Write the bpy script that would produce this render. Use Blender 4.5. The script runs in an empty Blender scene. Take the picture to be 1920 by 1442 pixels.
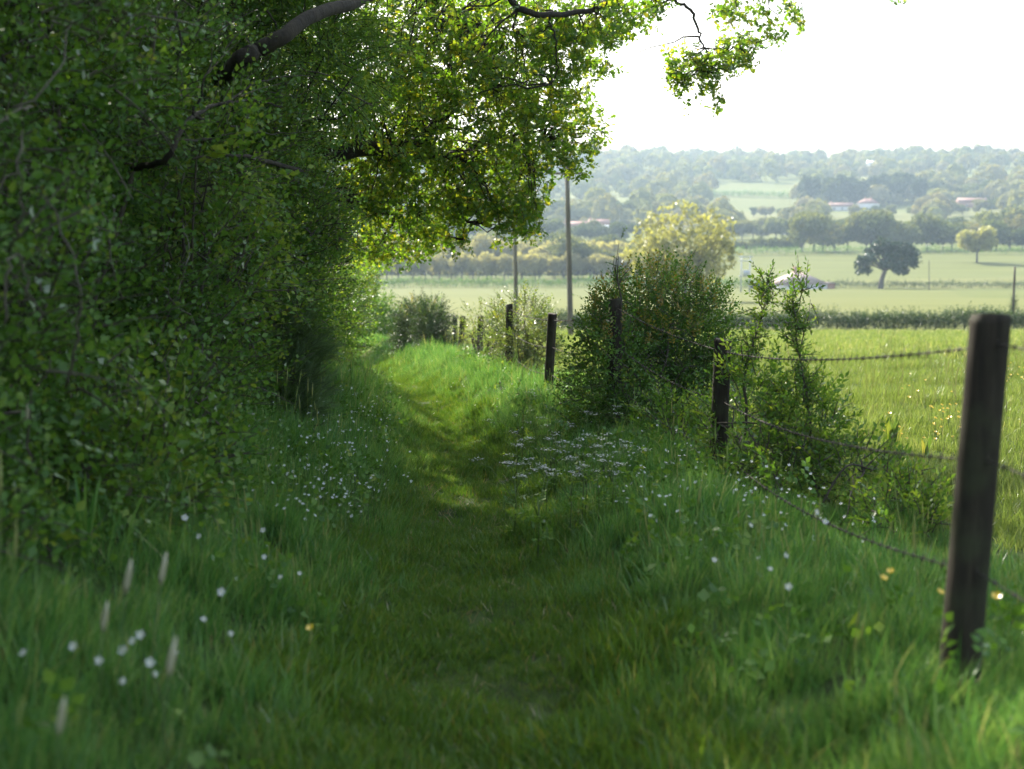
import bpy, math, random
import numpy as np

rng = np.random.default_rng(11)
random.seed(5)
S = bpy.context.scene
COL = S.collection
R = math.radians
F = 2666.7                      # focal length in photo pixels (50 mm on 36 mm, 1920 px)
EYE = 1.55
PITCH = math.atan((721 - 380) / F)
SUN_AZ, SUN_EL = R(-28), R(35)  # azimuth from +Y towards +X

# ------------------------------------------------------------------ helpers
def ray(px, py):
    a, b = (px - 960) / F, (721 - py) / F
    cp, sp = math.cos(PITCH), math.sin(PITCH)
    return np.array([a, cp + b * sp, -sp + b * cp])

def P(px, py, Y):
    """point seen at a photo pixel, Y metres ahead"""
    d = ray(px, py)
    return d * (Y / d[1]) + np.array([0, 0, EYE])

def X_at(px, Y):
    return (px - 960) / F * Y

PC_Y = [-10, 0, 4, 11.6, 16.6, 20, 24, 28, 35, 47, 60, 90]
PC_X = [0.1, 0.02, -0.1, -0.36, -0.78, -1.15, -1.75, -2.4, -3.7, -6.2, -9.5, -16]
def path_x(Y):
    return np.interp(Y, PC_Y, PC_X)

def zY(Y, py):
    return P(960, py, Y)[2]
PROF = [(-400, .25 + .07 * 20), (-20, .25 + 1.4), (40, .25 - 2.8), (57, -4.1), (100, -7.55), (150, -9.9), (250, -15.0), (350, zY(350, 541)),
        (430, zY(430, 512)), (505, zY(505, 477)), (560, zY(560, 468)), (650, zY(650, 447)), (760, zY(760, 425)), (950, zY(950, 388)),
        (1200, zY(1200, 347)), (1450, zY(1450, 309)), (1650, zY(1650, 306)), (2300, zY(2300, 330)), (7000, zY(7000, 372))]
PROF_Y = np.array([p[0] for p in PROF]); PROF_Z = np.array([p[1] for p in PROF])
RD = [-40, -12, -4, -2.2, -1.8, -1.4, -1.05, -0.75, -0.45, 0, 0.42, 0.68, 0.95, 1.25, 1.6, 2.1, 3.0, 8]
RZ = [0.5, 0.55, 0.58, 0.56, 0.50, 0.36, 0.20, 0.04, -0.07, -0.11, -0.08, -0.01, 0.07, 0.12, 0.12, 0.06, 0.0, 0.0]

_ph = np.random.default_rng(3).uniform(0, 6.28, (24,))
def n2(x, y, f):
    """cheap smooth noise about -1..1"""
    x = x * f; y = y * f
    return (np.sin(1.7 * x + 1.1 * y + _ph[0]) + np.sin(-1.3 * x + 1.9 * y + _ph[1]) + np.sin(2.9 * x - .7 * y + _ph[2])
            + np.sin(.8 * x + 3.1 * y + _ph[3] + np.sin(1.3 * x + _ph[4]))) / 2.6
def n3(p, f):
    x, y, z = p[:, 0] * f, p[:, 1] * f, p[:, 2] * f
    return (np.sin(1.9 * x + 1.2 * y - .7 * z + _ph[5]) + np.sin(-1.1 * x + 1.6 * y + 1.5 * z + _ph[6])
            + np.sin(.6 * x - 2.0 * y + 1.9 * z + _ph[7]) + np.sin(2.3 * x + .5 * y + 1.8 * z + _ph[8] + np.sin(1.7 * y + _ph[9]))) / 2.6

PIT = [(-.20, 11.3, .17), (-.42, 9.3, .11), (.02, 7.7, .10), (-.66, 14.6, .14), (-.15, 6.0, .09), (.12, 4.7, .09)]
def zt(X, Y):
    X = np.asarray(X, float); Y = np.asarray(Y, float)
    base = np.interp(Y, PROF_Y, PROF_Z)
    d = X - path_x(Y)
    near = np.clip((75 - Y) / 30, 0, 1)
    rel = np.interp(d, RD, RZ) * near
    rel = rel - .14 * np.clip((Y - 12) / 6, 0, 1) * np.exp(-(d / .42) ** 2) * near
    rel = rel + .15 * np.clip((Y - 13) / 7, 0, 1) * np.exp(-((d - .85) / .34) ** 2) * (1 + .35 * n2(X, Y, .6)) * near
    rough = (0.022 * n2(X, Y, 2.1) + 0.03 * n2(X, Y, .9)) * near
    for a_, b_, r_ in PIT: rel = rel - .55 * r_ * np.exp(-((X - a_) ** 2 + ((Y - b_) * .6) ** 2) / r_ ** 2)
    far = np.clip((Y - 110) / 300, 0, 1)
    roll = far * (3.0 * n2(X, Y, .004) + 1.2 * n2(X, Y, .011)) * np.clip((Y - 520) / 500, 0.0, 1)
    tilt = far * np.clip((X - 120) / 600, -1, 1) * 9 * np.clip((Y - 700) / 700, 0, 1)
    return base + rel + rough + roll + tilt

def hit(px, py, h=0.0):
    """where the view through a pixel meets the ground raised by h"""
    Ys = np.geomspace(2.0, 1500, 4000)
    d = ray(px, py)
    X = d[0] / d[1] * Ys; Z = EYE + d[2] / d[1] * Ys
    k = np.argmax(Z - zt(X, Ys) - h < 0)
    return np.array([X[k], Ys[k], float(zt(X[k], Ys[k]))])

# ------------------------------------------------------------------ scene objects
def tag(o, label=None, cat=None, group=None, kind=None):
    if label: o['label'] = label
    if cat: o['category'] = cat
    if group: o['group'] = group
    if kind: o['kind'] = kind
    return o

def thing(name, label, cat, loc=(0, 0, 0), group=None, rz=0.0):
    o = bpy.data.objects.new(name, None)
    COL.objects.link(o)
    o.location = [float(v) for v in loc]; o.rotation_euler = (0, 0, rz)
    o.empty_display_size = .1
    return tag(o, label, cat, group)

def mk(name, V, T, mat, parent=None, tint=None, off=None, smooth=False, loc=None):
    """one mesh object; V are world coordinates (parent's location is taken off) unless off is given"""
    V = np.asarray(V, np.float32).reshape(-1, 3); T = np.asarray(T, np.int32).reshape(-1, 3)
    if off is None:
        off = np.array(parent.location if parent is not None else (loc if loc is not None else (0, 0, 0)), np.float32)
    V = V - np.asarray(off, np.float32)
    me = bpy.data.meshes.new(name)
    me.vertices.add(len(V)); me.vertices.foreach_set('co', V.ravel())
    me.loops.add(len(T) * 3); me.loops.foreach_set('vertex_index', T.ravel())
    me.polygons.add(len(T)); me.polygons.foreach_set('loop_start', np.arange(0, len(T) * 3, 3, dtype=np.int32))
    if smooth: me.polygons.foreach_set('use_smooth', np.ones(len(T), bool))
    if tint is not None:
        a = me.attributes.new('tint', 'FLOAT', 'POINT'); a.data.foreach_set('value', np.asarray(tint, np.float32))
    me.update(calc_edges=True)
    if mat: me.materials.append(mat)
    o = bpy.data.objects.new(name, me); COL.objects.link(o)
    if parent is not None: o.parent = parent
    elif loc is not None: o.location = [float(v) for v in loc]
    return o

def dup(root, loc, rz=0.0, sc=1.0, label=None, group=None):
    r = root.copy(); COL.objects.link(r)
    r.location = [float(v) for v in loc]; r.rotation_euler = (0, 0, rz)
    r.scale = (sc, sc, sc) if np.isscalar(sc) else sc
    if label: r['label'] = label
    if group: r['group'] = group
    for ch in list(root.children):
        c = ch.copy(); COL.objects.link(c); c.parent = r
        for g in ch.children:
            e = g.copy(); COL.objects.link(e); e.parent = c
    return r

class MB:
    """collects triangles"""
    def __init__(s): s.V = []; s.T = []; s.A = []; s.n = 0
    def add(s, V, T, a=None):
        V = np.asarray(V, float).reshape(-1, 3); T = np.asarray(T, int).reshape(-1, 3)
        s.V.append(V); s.T.append(T + s.n); s.n += len(V)
        s.A.append(np.full(len(V), .5) if a is None else np.broadcast_to(np.asarray(a, float), (len(V),)))
        return s
    def get(s): return np.concatenate(s.V), np.concatenate(s.T), np.concatenate(s.A)
    def mk(s, name, mat, parent=None, **k):
        if not s.V: return None
        V, T, A = s.get(); return mk(name, V, T, mat, parent, tint=A, **k)

def tube(pts, rad, n=6, cap=True):
    pts = np.asarray(pts, float); rad = np.broadcast_to(np.asarray(rad, float), (len(pts),))
    tan = np.gradient(pts, axis=0); tan /= np.linalg.norm(tan, axis=1, keepdims=True) + 1e-9
    ref = np.array([0, 0, 1.0]) if abs(tan[0][2]) < .9 else np.array([1.0, 0, 0])
    V = []
    for p, t, r in zip(pts, tan, rad):
        a = np.cross(t, ref); a /= np.linalg.norm(a) + 1e-9; b = np.cross(t, a); ref = -np.cross(a, t) if False else ref
        ang = np.arange(n) * 2 * math.pi / n
        V.append(p + r * (np.cos(ang)[:, None] * a + np.sin(ang)[:, None] * b))
    V = np.concatenate(V); T = []
    for i in range(len(pts) - 1):
        for j in range(n):
            a, b = i * n + j, i * n + (j + 1) % n
            T += [(a, b, b + n), (a, b + n, a + n)]
    if cap:
        k = len(V); V = np.vstack([V, pts[0], pts[-1]])
        m = (len(pts) - 1) * n
        for j in range(n):
            T += [(k, (j + 1) % n, j), (k + 1, m + j, m + (j + 1) % n)]
    return V, np.array(T)

def box(x0, x1, y0, y1, z0, z1):
    V = [(x, y, z) for z in (z0, z1) for y in (y0, y1) for x in (x0, x1)]
    Q = [(0, 2, 3, 1), (4, 5, 7, 6), (0, 1, 5, 4), (2, 6, 7, 3), (0, 4, 6, 2), (1, 3, 7, 5)]
    return np.array(V, float), np.array([t for q in Q for t in ((q[0], q[1], q[2]), (q[0], q[2], q[3]))])

def wig(a, b, n=7, amp=.06, sag=0.0, seed=None):
    """a crooked path from a to b"""
    g = rng if seed is None else np.random.default_rng(seed)
    a = np.asarray(a, float); b = np.asarray(b, float); t = np.linspace(0, 1, n)[:, None]
    L = np.linalg.norm(b - a)
    w = np.cumsum(g.normal(0, 1, (n, 3)), axis=0); w = w - w[0] - t * (w[-1] - w[0])
    p = a + (b - a) * t + w * amp * L / math.sqrt(n)
    p[:, 2] -= sag * L * (4 * t[:, 0] * (1 - t[:, 0]))
    return p

def spline(pts, k=5):
    """Catmull-Rom through points"""
    p = np.asarray(pts, float); p = np.vstack([2 * p[0] - p[1], p, 2 * p[-1] - p[-2]]); out = []
    for i in range(1, len(p) - 2):
        for t in np.arange(k) / k:
            out.append(.5 * (2 * p[i] + (p[i + 1] - p[i - 1]) * t + (2 * p[i - 1] - 5 * p[i] + 4 * p[i + 1] - p[i + 2]) * t * t
                             + (3 * p[i] - p[i - 1] - 3 * p[i + 1] + p[i + 2]) * t ** 3))
    out.append(p[-2]); return np.array(out)

# ------------------------------------------------------------------ materials
def nodes(name):
    m = bpy.data.materials.new(name); m.use_nodes = True
    nt = m.node_tree; nt.nodes.clear()
    out = nt.nodes.new('ShaderNodeOutputMaterial')
    def N(t, **k):
        n = nt.nodes.new(t)
        for a, v in k.items(): setattr(n, a, v)
        return n
    return m, nt, N, nt.links.new, out

def ramp(N, stops, interp='LINEAR'):
    r = N('ShaderNodeValToRGB'); e = r.color_ramp.elements; r.color_ramp.interpolation = interp
    while len(e) < len(stops): e.new(.5)
    for el, (p, c) in zip(e, stops): el.position = p; el.color = (*c, 1)
    return r

def leaf_mat(name, stops, trans_boost=(1.5, 1.45, .6), trans=.4, gloss=.1, rough=.38, per_object=False):
    """thin leaf: diffuse + translucent + a waxy sheen; the leaf's own tint picks its colour"""
    m, nt, N, L, out = nodes(name)
    at = N('ShaderNodeAttribute'); at.attribute_name = 'tint'
    src = at.outputs['Fac']
    if per_object:
        oi = N('ShaderNodeObjectInfo'); mx = N('ShaderNodeMath', operation='MULTIPLY_ADD')
        L(oi.outputs['Random'], mx.inputs[0]); mx.inputs[1].default_value = .7
        m2 = N('ShaderNodeMath', operation='MULTIPLY'); L(src, m2.inputs[0]); m2.inputs[1].default_value = .3
        L(m2.outputs[0], mx.inputs[2]); src = mx.outputs[0]
    r = ramp(N, stops); L(src, r.inputs[0])
    d = N('ShaderNodeBsdfDiffuse'); L(r.outputs[0], d.inputs['Color'])
    tr = N('ShaderNodeBsdfTranslucent'); mul = N('ShaderNodeMix', data_type='RGBA', blend_type='MULTIPLY')
    mul.inputs[0].default_value = 1; L(r.outputs[0], mul.inputs[6]); mul.inputs[7].default_value = (*trans_boost, 1)
    L(mul.outputs[2], tr.inputs['Color'])
    mix = N('ShaderNodeMixShader'); mix.inputs[0].default_value = trans
    L(d.outputs[0], mix.inputs[1]); L(tr.outputs[0], mix.inputs[2])
    if gloss > 0:
        g = N('ShaderNodeBsdfGlossy'); g.inputs['Roughness'].default_value = rough
        fr = N('ShaderNodeLayerWeight'); fr.inputs[0].default_value = .25
        k = N('ShaderNodeMath', operation='MULTIPLY_ADD'); L(fr.outputs['Fresnel'], k.inputs[0])
        k.inputs[1].default_value = gloss * 1.6; k.inputs[2].default_value = gloss * .35
        m2 = N('ShaderNodeMixShader'); L(k.outputs[0], m2.inputs[0]); L(mix.outputs[0], m2.inputs[1]); L(g.outputs[0], m2.inputs[2])
        mix = m2
    L(mix.outputs[0], out.inputs[0])
    return m

def rough_mat(name, c1, c2, scale=6, rough=.85, bump=.4, stretch=(1, 1, 1), c3=None, detail=6):
    m, nt, N, L, out = nodes(name)
    tc = N('ShaderNodeTexCoord'); mp = N('ShaderNodeMapping'); mp.inputs['Scale'].default_value = stretch
    L(tc.outputs['Object'], mp.inputs[0])
    nz = N('ShaderNodeTexNoise'); nz.inputs['Scale'].default_value = scale; nz.inputs['Detail'].default_value = detail; nz.inputs['Roughness'].default_value = .65
    L(mp.outputs[0], nz.inputs['Vector'])
    st = [(.32, c1), (.66, c2)] + ([(.8, c3)] if c3 else [])
    r = ramp(N, st); L(nz.outputs['Fac'], r.inputs[0])
    b = N('ShaderNodeBsdfPrincipled'); b.inputs['Roughness'].default_value = rough; b.inputs['Specular IOR Level'].default_value = .3
    L(r.outputs[0], b.inputs['Base Color'])
    bp = N('ShaderNodeBump'); bp.inputs['Strength'].default_value = bump; bp.inputs['Distance'].default_value = .02
    L(nz.outputs['Fac'], bp.inputs['Height']); L(bp.outputs[0], b.inputs['Normal'])
    L(b.outputs[0], out.inputs[0])
    return m

M = {}
M['hedge'] = leaf_mat('hedge_leaf', [(0, (.034, .086, .016)), (.45, (.068, .150, .026)), (.8, (.115, .21, .034)), (1, (.23, .27, .045))], trans=.36, gloss=.05, rough=.36)
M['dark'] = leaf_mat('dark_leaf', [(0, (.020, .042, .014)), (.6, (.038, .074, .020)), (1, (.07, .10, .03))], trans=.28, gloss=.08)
M['haw'] = leaf_mat('hawthorn_leaf', [(0, (.042, .102, .018)), (.5, (.092, .182, .030)), (1, (.22, .28, .045))], trans=.42, gloss=.05, rough=.36)
M['oak'] = leaf_mat('oak_leaf', [(0, (.040, .100, .018)), (.45, (.072, .152, .022)), (.75, (.14, .19, .026)), (1, (.27, .24, .03))], trans=.57, gloss=.06, trans_boost=(2.5, 2.25, .6))
M['pale'] = leaf_mat('fresh_leaf', [(0, (.06, .11, .03)), (.6, (.12, .17, .04)), (1, (.22, .22, .05))], trans=.45, gloss=.1)
M['shoot'] = leaf_mat('shoot_and_rim_leaf', [(0, (.12, .15, .03)), (.5, (.22, .19, .035)), (1, (.30, .18, .04))], trans=.42, gloss=.12)
M['needle'] = leaf_mat('broom_needle', [(0, (.05, .10, .04)), (1, (.13, .20, .075))], trans=.3, gloss=.08)
M['grass'] = leaf_mat('grass_blade', [(0, (.032, .108, .022)), (.45, (.088, .222, .048)), (.85, (.19, .32, .078)), (1, (.34, .35, .14))], trans=.42, gloss=.055, rough=.3, trans_boost=(1.5, 1.3, .9))
M['pathgrass'] = leaf_mat('short_grass_blade', [(0, (.040, .092, .016)), (.5, (.078, .160, .024)), (.85, (.140, .20, .032)), (1, (.24, .20, .06))], trans=.4, gloss=.05, trans_boost=(1.4, 1.35, .6))
M['meadow'] = leaf_mat('meadow_blade', [(0, (.075, .125, .030)), (.5, (.14, .195, .050)), (.85, (.21, .25, .085)), (1, (.38, .36, .19))], trans=.42, gloss=.04, trans_boost=(1.35, 1.35, .7))
M['far'] = leaf_mat('far_leaf', [(0, (.035, .060, .030)), (.35, (.095, .122, .050)), (.7, (.175, .19, .08)), (1, (.22, .185, .11))], trans=.3, gloss=0, per_object=True)
M['fardark'] = leaf_mat('far_dark_leaf', [(0, (.018, .034, .018)), (.6, (.045, .065, .028)), (1, (.09, .11, .045))], trans=.25, gloss=0, per_object=True)
M['farbare'] = leaf_mat('far_twig_leaf', [(0, (.21, .205, .13)), (.6, (.30, .285, .17)), (1, (.35, .33, .18))], trans=.5, gloss=0, per_object=True)
M['ash'] = leaf_mat('ash_leaf', [(0, (.16, .175, .07)), (.6, (.26, .265, .11)), (1, (.34, .325, .14))], trans=.5, gloss=.03)
M['cedar'] = leaf_mat('cedar_needle', [(0, (.012, .036, .020)), (.8, (.03, .066, .032)), (1, (.12, .12, .04))], trans=.12, gloss=.04)
M['bark'] = rough_mat('bark', (.013, .011, .008), (.042, .034, .022), 14, .95, 1.0, (1, 1, .35), (.062, .062, .036))
M['twig'] = rough_mat('twig_bark', (.04, .033, .024), (.10, .085, .062), 20, .8, .3)
M['palestem'] = rough_mat('pale_stem', (.12, .11, .085), (.27, .25, .20), 14, .8, .3)
M['farbark'] = rough_mat('far_bark', (.07, .06, .05), (.15, .135, .11), 2, .9, .2)
M['green_stem'] = rough_mat('green_stem', (.05, .09, .025), (.10, .14, .04), 20, .6, .1)
M['pole'] = rough_mat('pole_wood', (.055, .048, .04), (.13, .115, .095), 4, .8, .3, (1, 1, .1))
M['metal'] = rough_mat('galvanised_wire', (.03, .026, .022), (.085, .07, .055), 40, .75, .1)
M['grey'] = rough_mat('grey_metal', (.35, .37, .40), (.5, .52, .55), 3, .5, .05)
M['white'] = rough_mat('white_wall', (.50, .49, .46), (.60, .59, .56), 2, .7, .05)
M['brick'] = rough_mat('brick_wall', (.28, .15, .11), (.38, .23, .17), 3, .85, .1)
M['roof_pink'] = rough_mat('roof_tile', (.25, .185, .165), (.35, .27, .24), 1.2, .7, .2)
M['roof_red'] = rough_mat('red_roof_tile', (.22, .11, .09), (.34, .19, .15), 1.2, .7, .2)
M['roof_sheet'] = rough_mat('roof_sheet', (.55, .56, .58), (.70, .71, .73), .7, .35, .05)
M['carpaint'] = rough_mat('dark_paint', (.02, .025, .035), (.03, .035, .045), 1, .3, .0)
M['tyre'] = rough_mat('tyre_rubber', (.015, .015, .015), (.03, .03, .03), 10, .8, .1)

def petal_mat(name, col, trans=.25, gloss=.05):
    m, nt, N, L, out = nodes(name)
    d = N('ShaderNodeBsdfDiffuse'); t = N('ShaderNodeBsdfTranslucent'); mx = N('ShaderNodeMixShader'); mx.inputs[0].default_value = trans
    nz = N('ShaderNodeTexNoise'); nz.inputs['Scale'].default_value = 30
    r = ramp(N, [(.3, tuple(c * .88 for c in col)), (.7, col)]); L(nz.outputs['Fac'], r.inputs[0])
    L(r.outputs[0], d.inputs[0]); L(r.outputs[0], t.inputs[0]); L(d.outputs[0], mx.inputs[1]); L(t.outputs[0], mx.inputs[2])
    g = N('ShaderNodeBsdfGlossy'); g.inputs['Roughness'].default_value = .3; m2 = N('ShaderNodeMixShader'); m2.inputs[0].default_value = gloss
    L(mx.outputs[0], m2.inputs[1]); L(g.outputs[0], m2.inputs[2]); L(m2.outputs[0], out.inputs[0]); return m
M['petal'] = petal_mat('white_petal', (.80, .80, .78))
M['yellow'] = petal_mat('yellow_petal', (.85, .58, .012), .3, .12)
M['anther'] = petal_mat('flower_centre', (.62, .55, .08))
M['seed'] = petal_mat('seed_head', (.42, .40, .26))
M['orange'] = petal_mat('orange_leaf', (.50, .20, .02), .4)
M['bluebell'] = petal_mat('bluebell_petal', (.10, .10, .42), .3)

def glass_mat():
    m, nt, N, L, out = nodes('window_glass')
    b = N('ShaderNodeBsdfPrincipled'); b.inputs['Base Color'].default_value = (.03, .04, .05, 1); b.inputs['Roughness'].default_value = .06
    L(b.outputs[0], out.inputs[0]); return m
M['glass'] = glass_mat()

def post_mat():
    m, nt, N, L, out = nodes('weathered_post_wood')
    tc = N('ShaderNodeTexCoord'); mp = N('ShaderNodeMapping'); mp.inputs['Scale'].default_value = (9, 9, .7); L(tc.outputs['Object'], mp.inputs[0])
    g = N('ShaderNodeTexNoise'); g.inputs['Scale'].default_value = 5; g.inputs['Detail'].default_value = 8; g.inputs['Roughness'].default_value = .7; L(mp.outputs[0], g.inputs['Vector'])
    r = ramp(N, [(.3, (.009, .007, .0045)), (.5, (.022, .017, .011)), (.72, (.05, .04, .026))]); L(g.outputs['Fac'], r.inputs[0])
    a = N('ShaderNodeTexNoise'); a.inputs['Scale'].default_value = 7; a.inputs['Detail'].default_value = 5; L(tc.outputs['Object'], a.inputs['Vector'])
    ar = ramp(N, [(.46, (0, 0, 0)), (.68, (1, 1, 1))]); L(a.outputs['Fac'], ar.inputs[0])
    k = N('ShaderNodeMath', operation='MULTIPLY'); L(ar.outputs[0], k.inputs[0]); k.inputs[1].default_value = .65
    mx = N('ShaderNodeMix', data_type='RGBA'); L(k.outputs[0], mx.inputs[0]); L(r.outputs[0], mx.inputs[6]); mx.inputs[7].default_value = (.042, .05, .022, 1)
    b = N('ShaderNodeBsdfPrincipled'); b.inputs['Roughness'].default_value = .85; b.inputs['Specular IOR Level'].default_value = .25
    L(mx.outputs[2], b.inputs['Base Color'])
    bp = N('ShaderNodeBump'); bp.inputs['Strength'].default_value = .6; bp.inputs['Distance'].default_value = .006
    L(g.outputs['Fac'], bp.inputs['Height']); L(bp.outputs[0], b.inputs['Normal']); L(b.outputs[0], out.inputs[0]); return m
M['post'] = post_mat()

def ground_mat():
    m, nt, N, L, out = nodes('ground_turf')
    geo = N('ShaderNodeNewGeometry'); sep = N('ShaderNodeSeparateXYZ'); L(geo.outputs['Position'], sep.inputs[0])
    # turf and soil near by
    nz = N('ShaderNodeTexNoise'); nz.inputs['Scale'].default_value = 3.5; nz.inputs['Detail'].default_value = 8; nz.inputs['Roughness'].default_value = .7
    L(geo.outputs['Position'], nz.inputs['Vector'])
    near = ramp(N, [(.3, (.016, .024, .008)), (.55, (.036, .060, .014)), (.75, (.06, .09, .02))]); L(nz.outputs['Fac'], near.inputs[0])
    # meadow
    n2_ = N('ShaderNodeTexNoise'); n2_.inputs['Scale'].default_value = .55; n2_.inputs['Detail'].default_value = 10; n2_.inputs['Roughness'].default_value = .75
    L(geo.outputs['Position'], n2_.inputs['Vector'])
    mead = ramp(N, [(.3, (.085, .125, .03)), (.5, (.15, .19, .045)), (.68, (.22, .24, .075))]); L(n2_.outputs['Fac'], mead.inputs[0])
    # farmed fields: each field its own crop colour
    mp = N('ShaderNodeMapping'); mp.inputs['Scale'].default_value = (.0055, .0065, 0); mp.inputs['Location'].default_value = (.31, .12, 0); L(geo.outputs['Position'], mp.inputs[0])
    vo = N('ShaderNodeTexVoronoi'); vo.inputs['Scale'].default_value = 1; L(mp.outputs[0], vo.inputs['Vector'])
    crop = ramp(N, [(.15, (.094, .112, .025)), (.5, (.118, .130, .034)), (.9, (.144, .143, .046))]); L(vo.outputs['Color'], crop.inputs[0])
    n4 = N('ShaderNodeTexNoise'); n4.inputs['Scale'].default_value = .06; n4.inputs['Detail'].default_value = 9; n4.inputs['Roughness'].default_value = .7
    mp4 = N('ShaderNodeMapping'); mp4.inputs['Scale'].default_value = (.25, 1.6, 1); L(geo.outputs['Position'], mp4.inputs[0]); L(mp4.outputs[0], n4.inputs['Vector'])
    var = ramp(N, [(.3, (.72, .76, .70)), (.7, (1.12, 1.08, 1.1))]); L(n4.outputs['Fac'], var.inputs[0])
    cm = N('ShaderNodeMix', data_type='RGBA', blend_type='MULTIPLY'); cm.inputs[0].default_value = 1; L(crop.outputs[0], cm.inputs[6]); L(var.outputs[0], cm.inputs[7])
    def band(a, b):
        k = N('ShaderNodeMapRange'); k.inputs['From Min'].default_value = a; k.inputs['From Max'].default_value = b; L(sep.outputs['Y'], k.inputs['Value']); return k.outputs[0]
    mA = N('ShaderNodeMix', data_type='RGBA'); L(band(22, 48), mA.inputs[0]); L(near.outputs[0], mA.inputs[6]); L(mead.outputs[0], mA.inputs[7])
    mB = N('ShaderNodeMix', data_type='RGBA'); L(band(96, 102), mB.inputs[0]); L(mA.outputs[2], mB.inputs[6]); L(cm.outputs[2], mB.inputs[7])
    b = N('ShaderNodeBsdfPrincipled'); b.inputs['Roughness'].default_value = .95; b.inputs['Specular IOR Level'].default_value = .1
    L(mB.outputs[2], b.inputs['Base Color'])
    bp = N('ShaderNodeBump'); bp.inputs['Strength'].default_value = .5; bp.inputs['Distance'].default_value = .1; L(n2_.outputs['Fac'], bp.inputs['Height']); L(bp.outputs[0], b.inputs['Normal'])
    L(b.outputs[0], out.inputs[0]); return m
M['ground'] = ground_mat()

# ------------------------------------------------------------------ ground sheet
def axis(fine, step, grow, end):
    a = list(np.arange(0, fine, step)); s = step
    while a[-1] < end: s *= grow; a.append(a[-1] + s)
    return np.array(a)
xs = axis(6, .13, 1.09, 6000); xs = np.concatenate([-xs[:0:-1], xs])
ys = np.concatenate([-axis(3, .2, 1.4, 60)[:0:-1], axis(32, .14, 1.035, 7000)])
GX, GY = np.meshgrid(xs, ys); GZ = zt(GX, GY)
nx, ny = len(xs), len(ys)
i = np.arange(nx * ny).reshape(ny, nx)
q = np.stack([i[:-1, :-1], i[:-1, 1:], i[1:, 1:], i[1:, :-1]], -1).reshape(-1, 4)
T = np.concatenate([q[:, [0, 1, 2]], q[:, [0, 2, 3]]])
g = mk('ground', np.stack([GX, GY, GZ], -1).reshape(-1, 3), T, M['ground'], smooth=True)
tag(g, kind='structure')

# ------------------------------------------------------------------ scatter of little templates
def rotmats(d, roll=.6):
    d = d / (np.linalg.norm(d, axis=1, keepdims=True) + 1e-9)
    up = np.tile([0, 0, 1.0], (len(d), 1)) + rng.normal(0, roll, (len(d), 3))
    z = up - (up * d).sum(1, keepdims=True) * d; z /= np.linalg.norm(z, axis=1, keepdims=True) + 1e-9
    x = np.cross(d, z)
    return np.stack([x, d, z], -1)          # columns: local x, y, z

def scatter(tmpl, pos, Rm, sc, lean=None, tspread=.5, tbias=0.0):
    """tmpl: list of (V, T, tint). returns joined arrays"""
    pick = rng.integers(0, len(tmpl), len(pos)); sc = np.broadcast_to(sc, (len(pos),))
    inst = rng.uniform(0, 1, len(pos))
    Vs, Ts, As, n = [], [], [], 0
    for k, (V, T, A) in enumerate(tmpl):
        m = np.nonzero(pick == k)[0]
        if not len(m): continue
        W = np.einsum('kij,nj->kni', Rm[m], V) * sc[m][:, None, None]
        if lean is not None:
            h = W[:, :, 2:3]; W[:, :, :2] += lean[m][:, None, :] * h * np.abs(h) / np.maximum(sc[m][:, None, None], .02)
        W += pos[m][:, None, :]
        Vs.append(W.reshape(-1, 3).astype(np.float32))
        Ts.append((T[None] + (np.arange(len(m)) * len(V))[:, None, None] + n).reshape(-1, 3))
        As.append(np.clip(A[None] * (1 - tspread) + inst[m][:, None] * tspread + tbias, 0, 1).reshape(-1)); n += len(m) * len(V)
    return np.concatenate(Vs), np.concatenate(Ts), np.concatenate(As)

def rand_rz(k):
    a = rng.uniform(0, 2 * math.pi, k); c, s = np.cos(a), np.sin(a); Z = np.zeros(k); O = np.ones(k)
    return np.stack([np.stack([c, -s, Z], -1), np.stack([s, c, Z], -1), np.stack([Z, Z, O], -1)], 1)

LEAF = (np.array([(0, 0, 0), (-.5, .42, .10), (.5, .42, .10), (0, 1, -.06), (0, .45, 0)]), np.array([(0, 4, 1), (0, 2, 4), (4, 3, 1), (4, 2, 3)]))
def oakleaf():
    side = [(.07, .2), (.27, .40), (.13, .52), (.34, .72), (.15, .84)]
    V = [(0, 0, 0), (0, .5, 0), (0, 1, -.1)]; T = []
    for s in (-1, 1):
        k = len(V); V += [(s * x, y, .3 * x - .1 * y * y) for x, y in side]
        t = [(0, k, 1), (k, k + 1, 1), (k + 1, k + 2, 1), (1, k + 2, k + 3), (1, k + 3, k + 4), (1, k + 4, 2)]
        T += t if s > 0 else [(a, c, b) for a, b, c in t]
    return np.array(V), np.array(T)
OAK = oakleaf()

def spray(n, L, leaf, lw, seed, ang=55, curl=.15, shape=LEAF, flop=.5):
    """a shoot with alternate leaves: (leaves, stem)"""
    g = np.random.default_rng(seed); mb = MB()
    t = np.linspace(0, 1, 6)
    ax = np.stack([g.normal(0, .08) * L * t ** 2, L * t, -curl * L * t ** 2 + g.normal(0, .05) * L * t], -1)
    for j in range(n):
        f = (j + .6) / n; p = np.array([np.interp(f, t, ax[:, c]) for c in range(3)])
        s = leaf * g.uniform(.6, 1.15) * (1.1 - .35 * f); side = 1 if j % 2 else -1
        if j == n - 1: side = 0
        a = R(side * g.normal(ang, 14)); d = np.array([math.sin(a), math.cos(a), g.normal(.05, .3)])[None]
        d = d / np.linalg.norm(d)
        up = np.array([[0, 0, 1.0]]) + g.normal(0, flop, (1, 3)); z = up - (up * d).sum() * d; z /= np.linalg.norm(z); x = np.cross(d, z)
        Rm = np.stack([x, d, z], -1)[0]
        mb.add((shape[0] * np.array([lw, 1, lw]) * s) @ Rm.T + p, shape[1], g.uniform())
    return mb.get(), tube(ax, np.linspace(.0045, .0012, 6), 3, cap=False)

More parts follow.
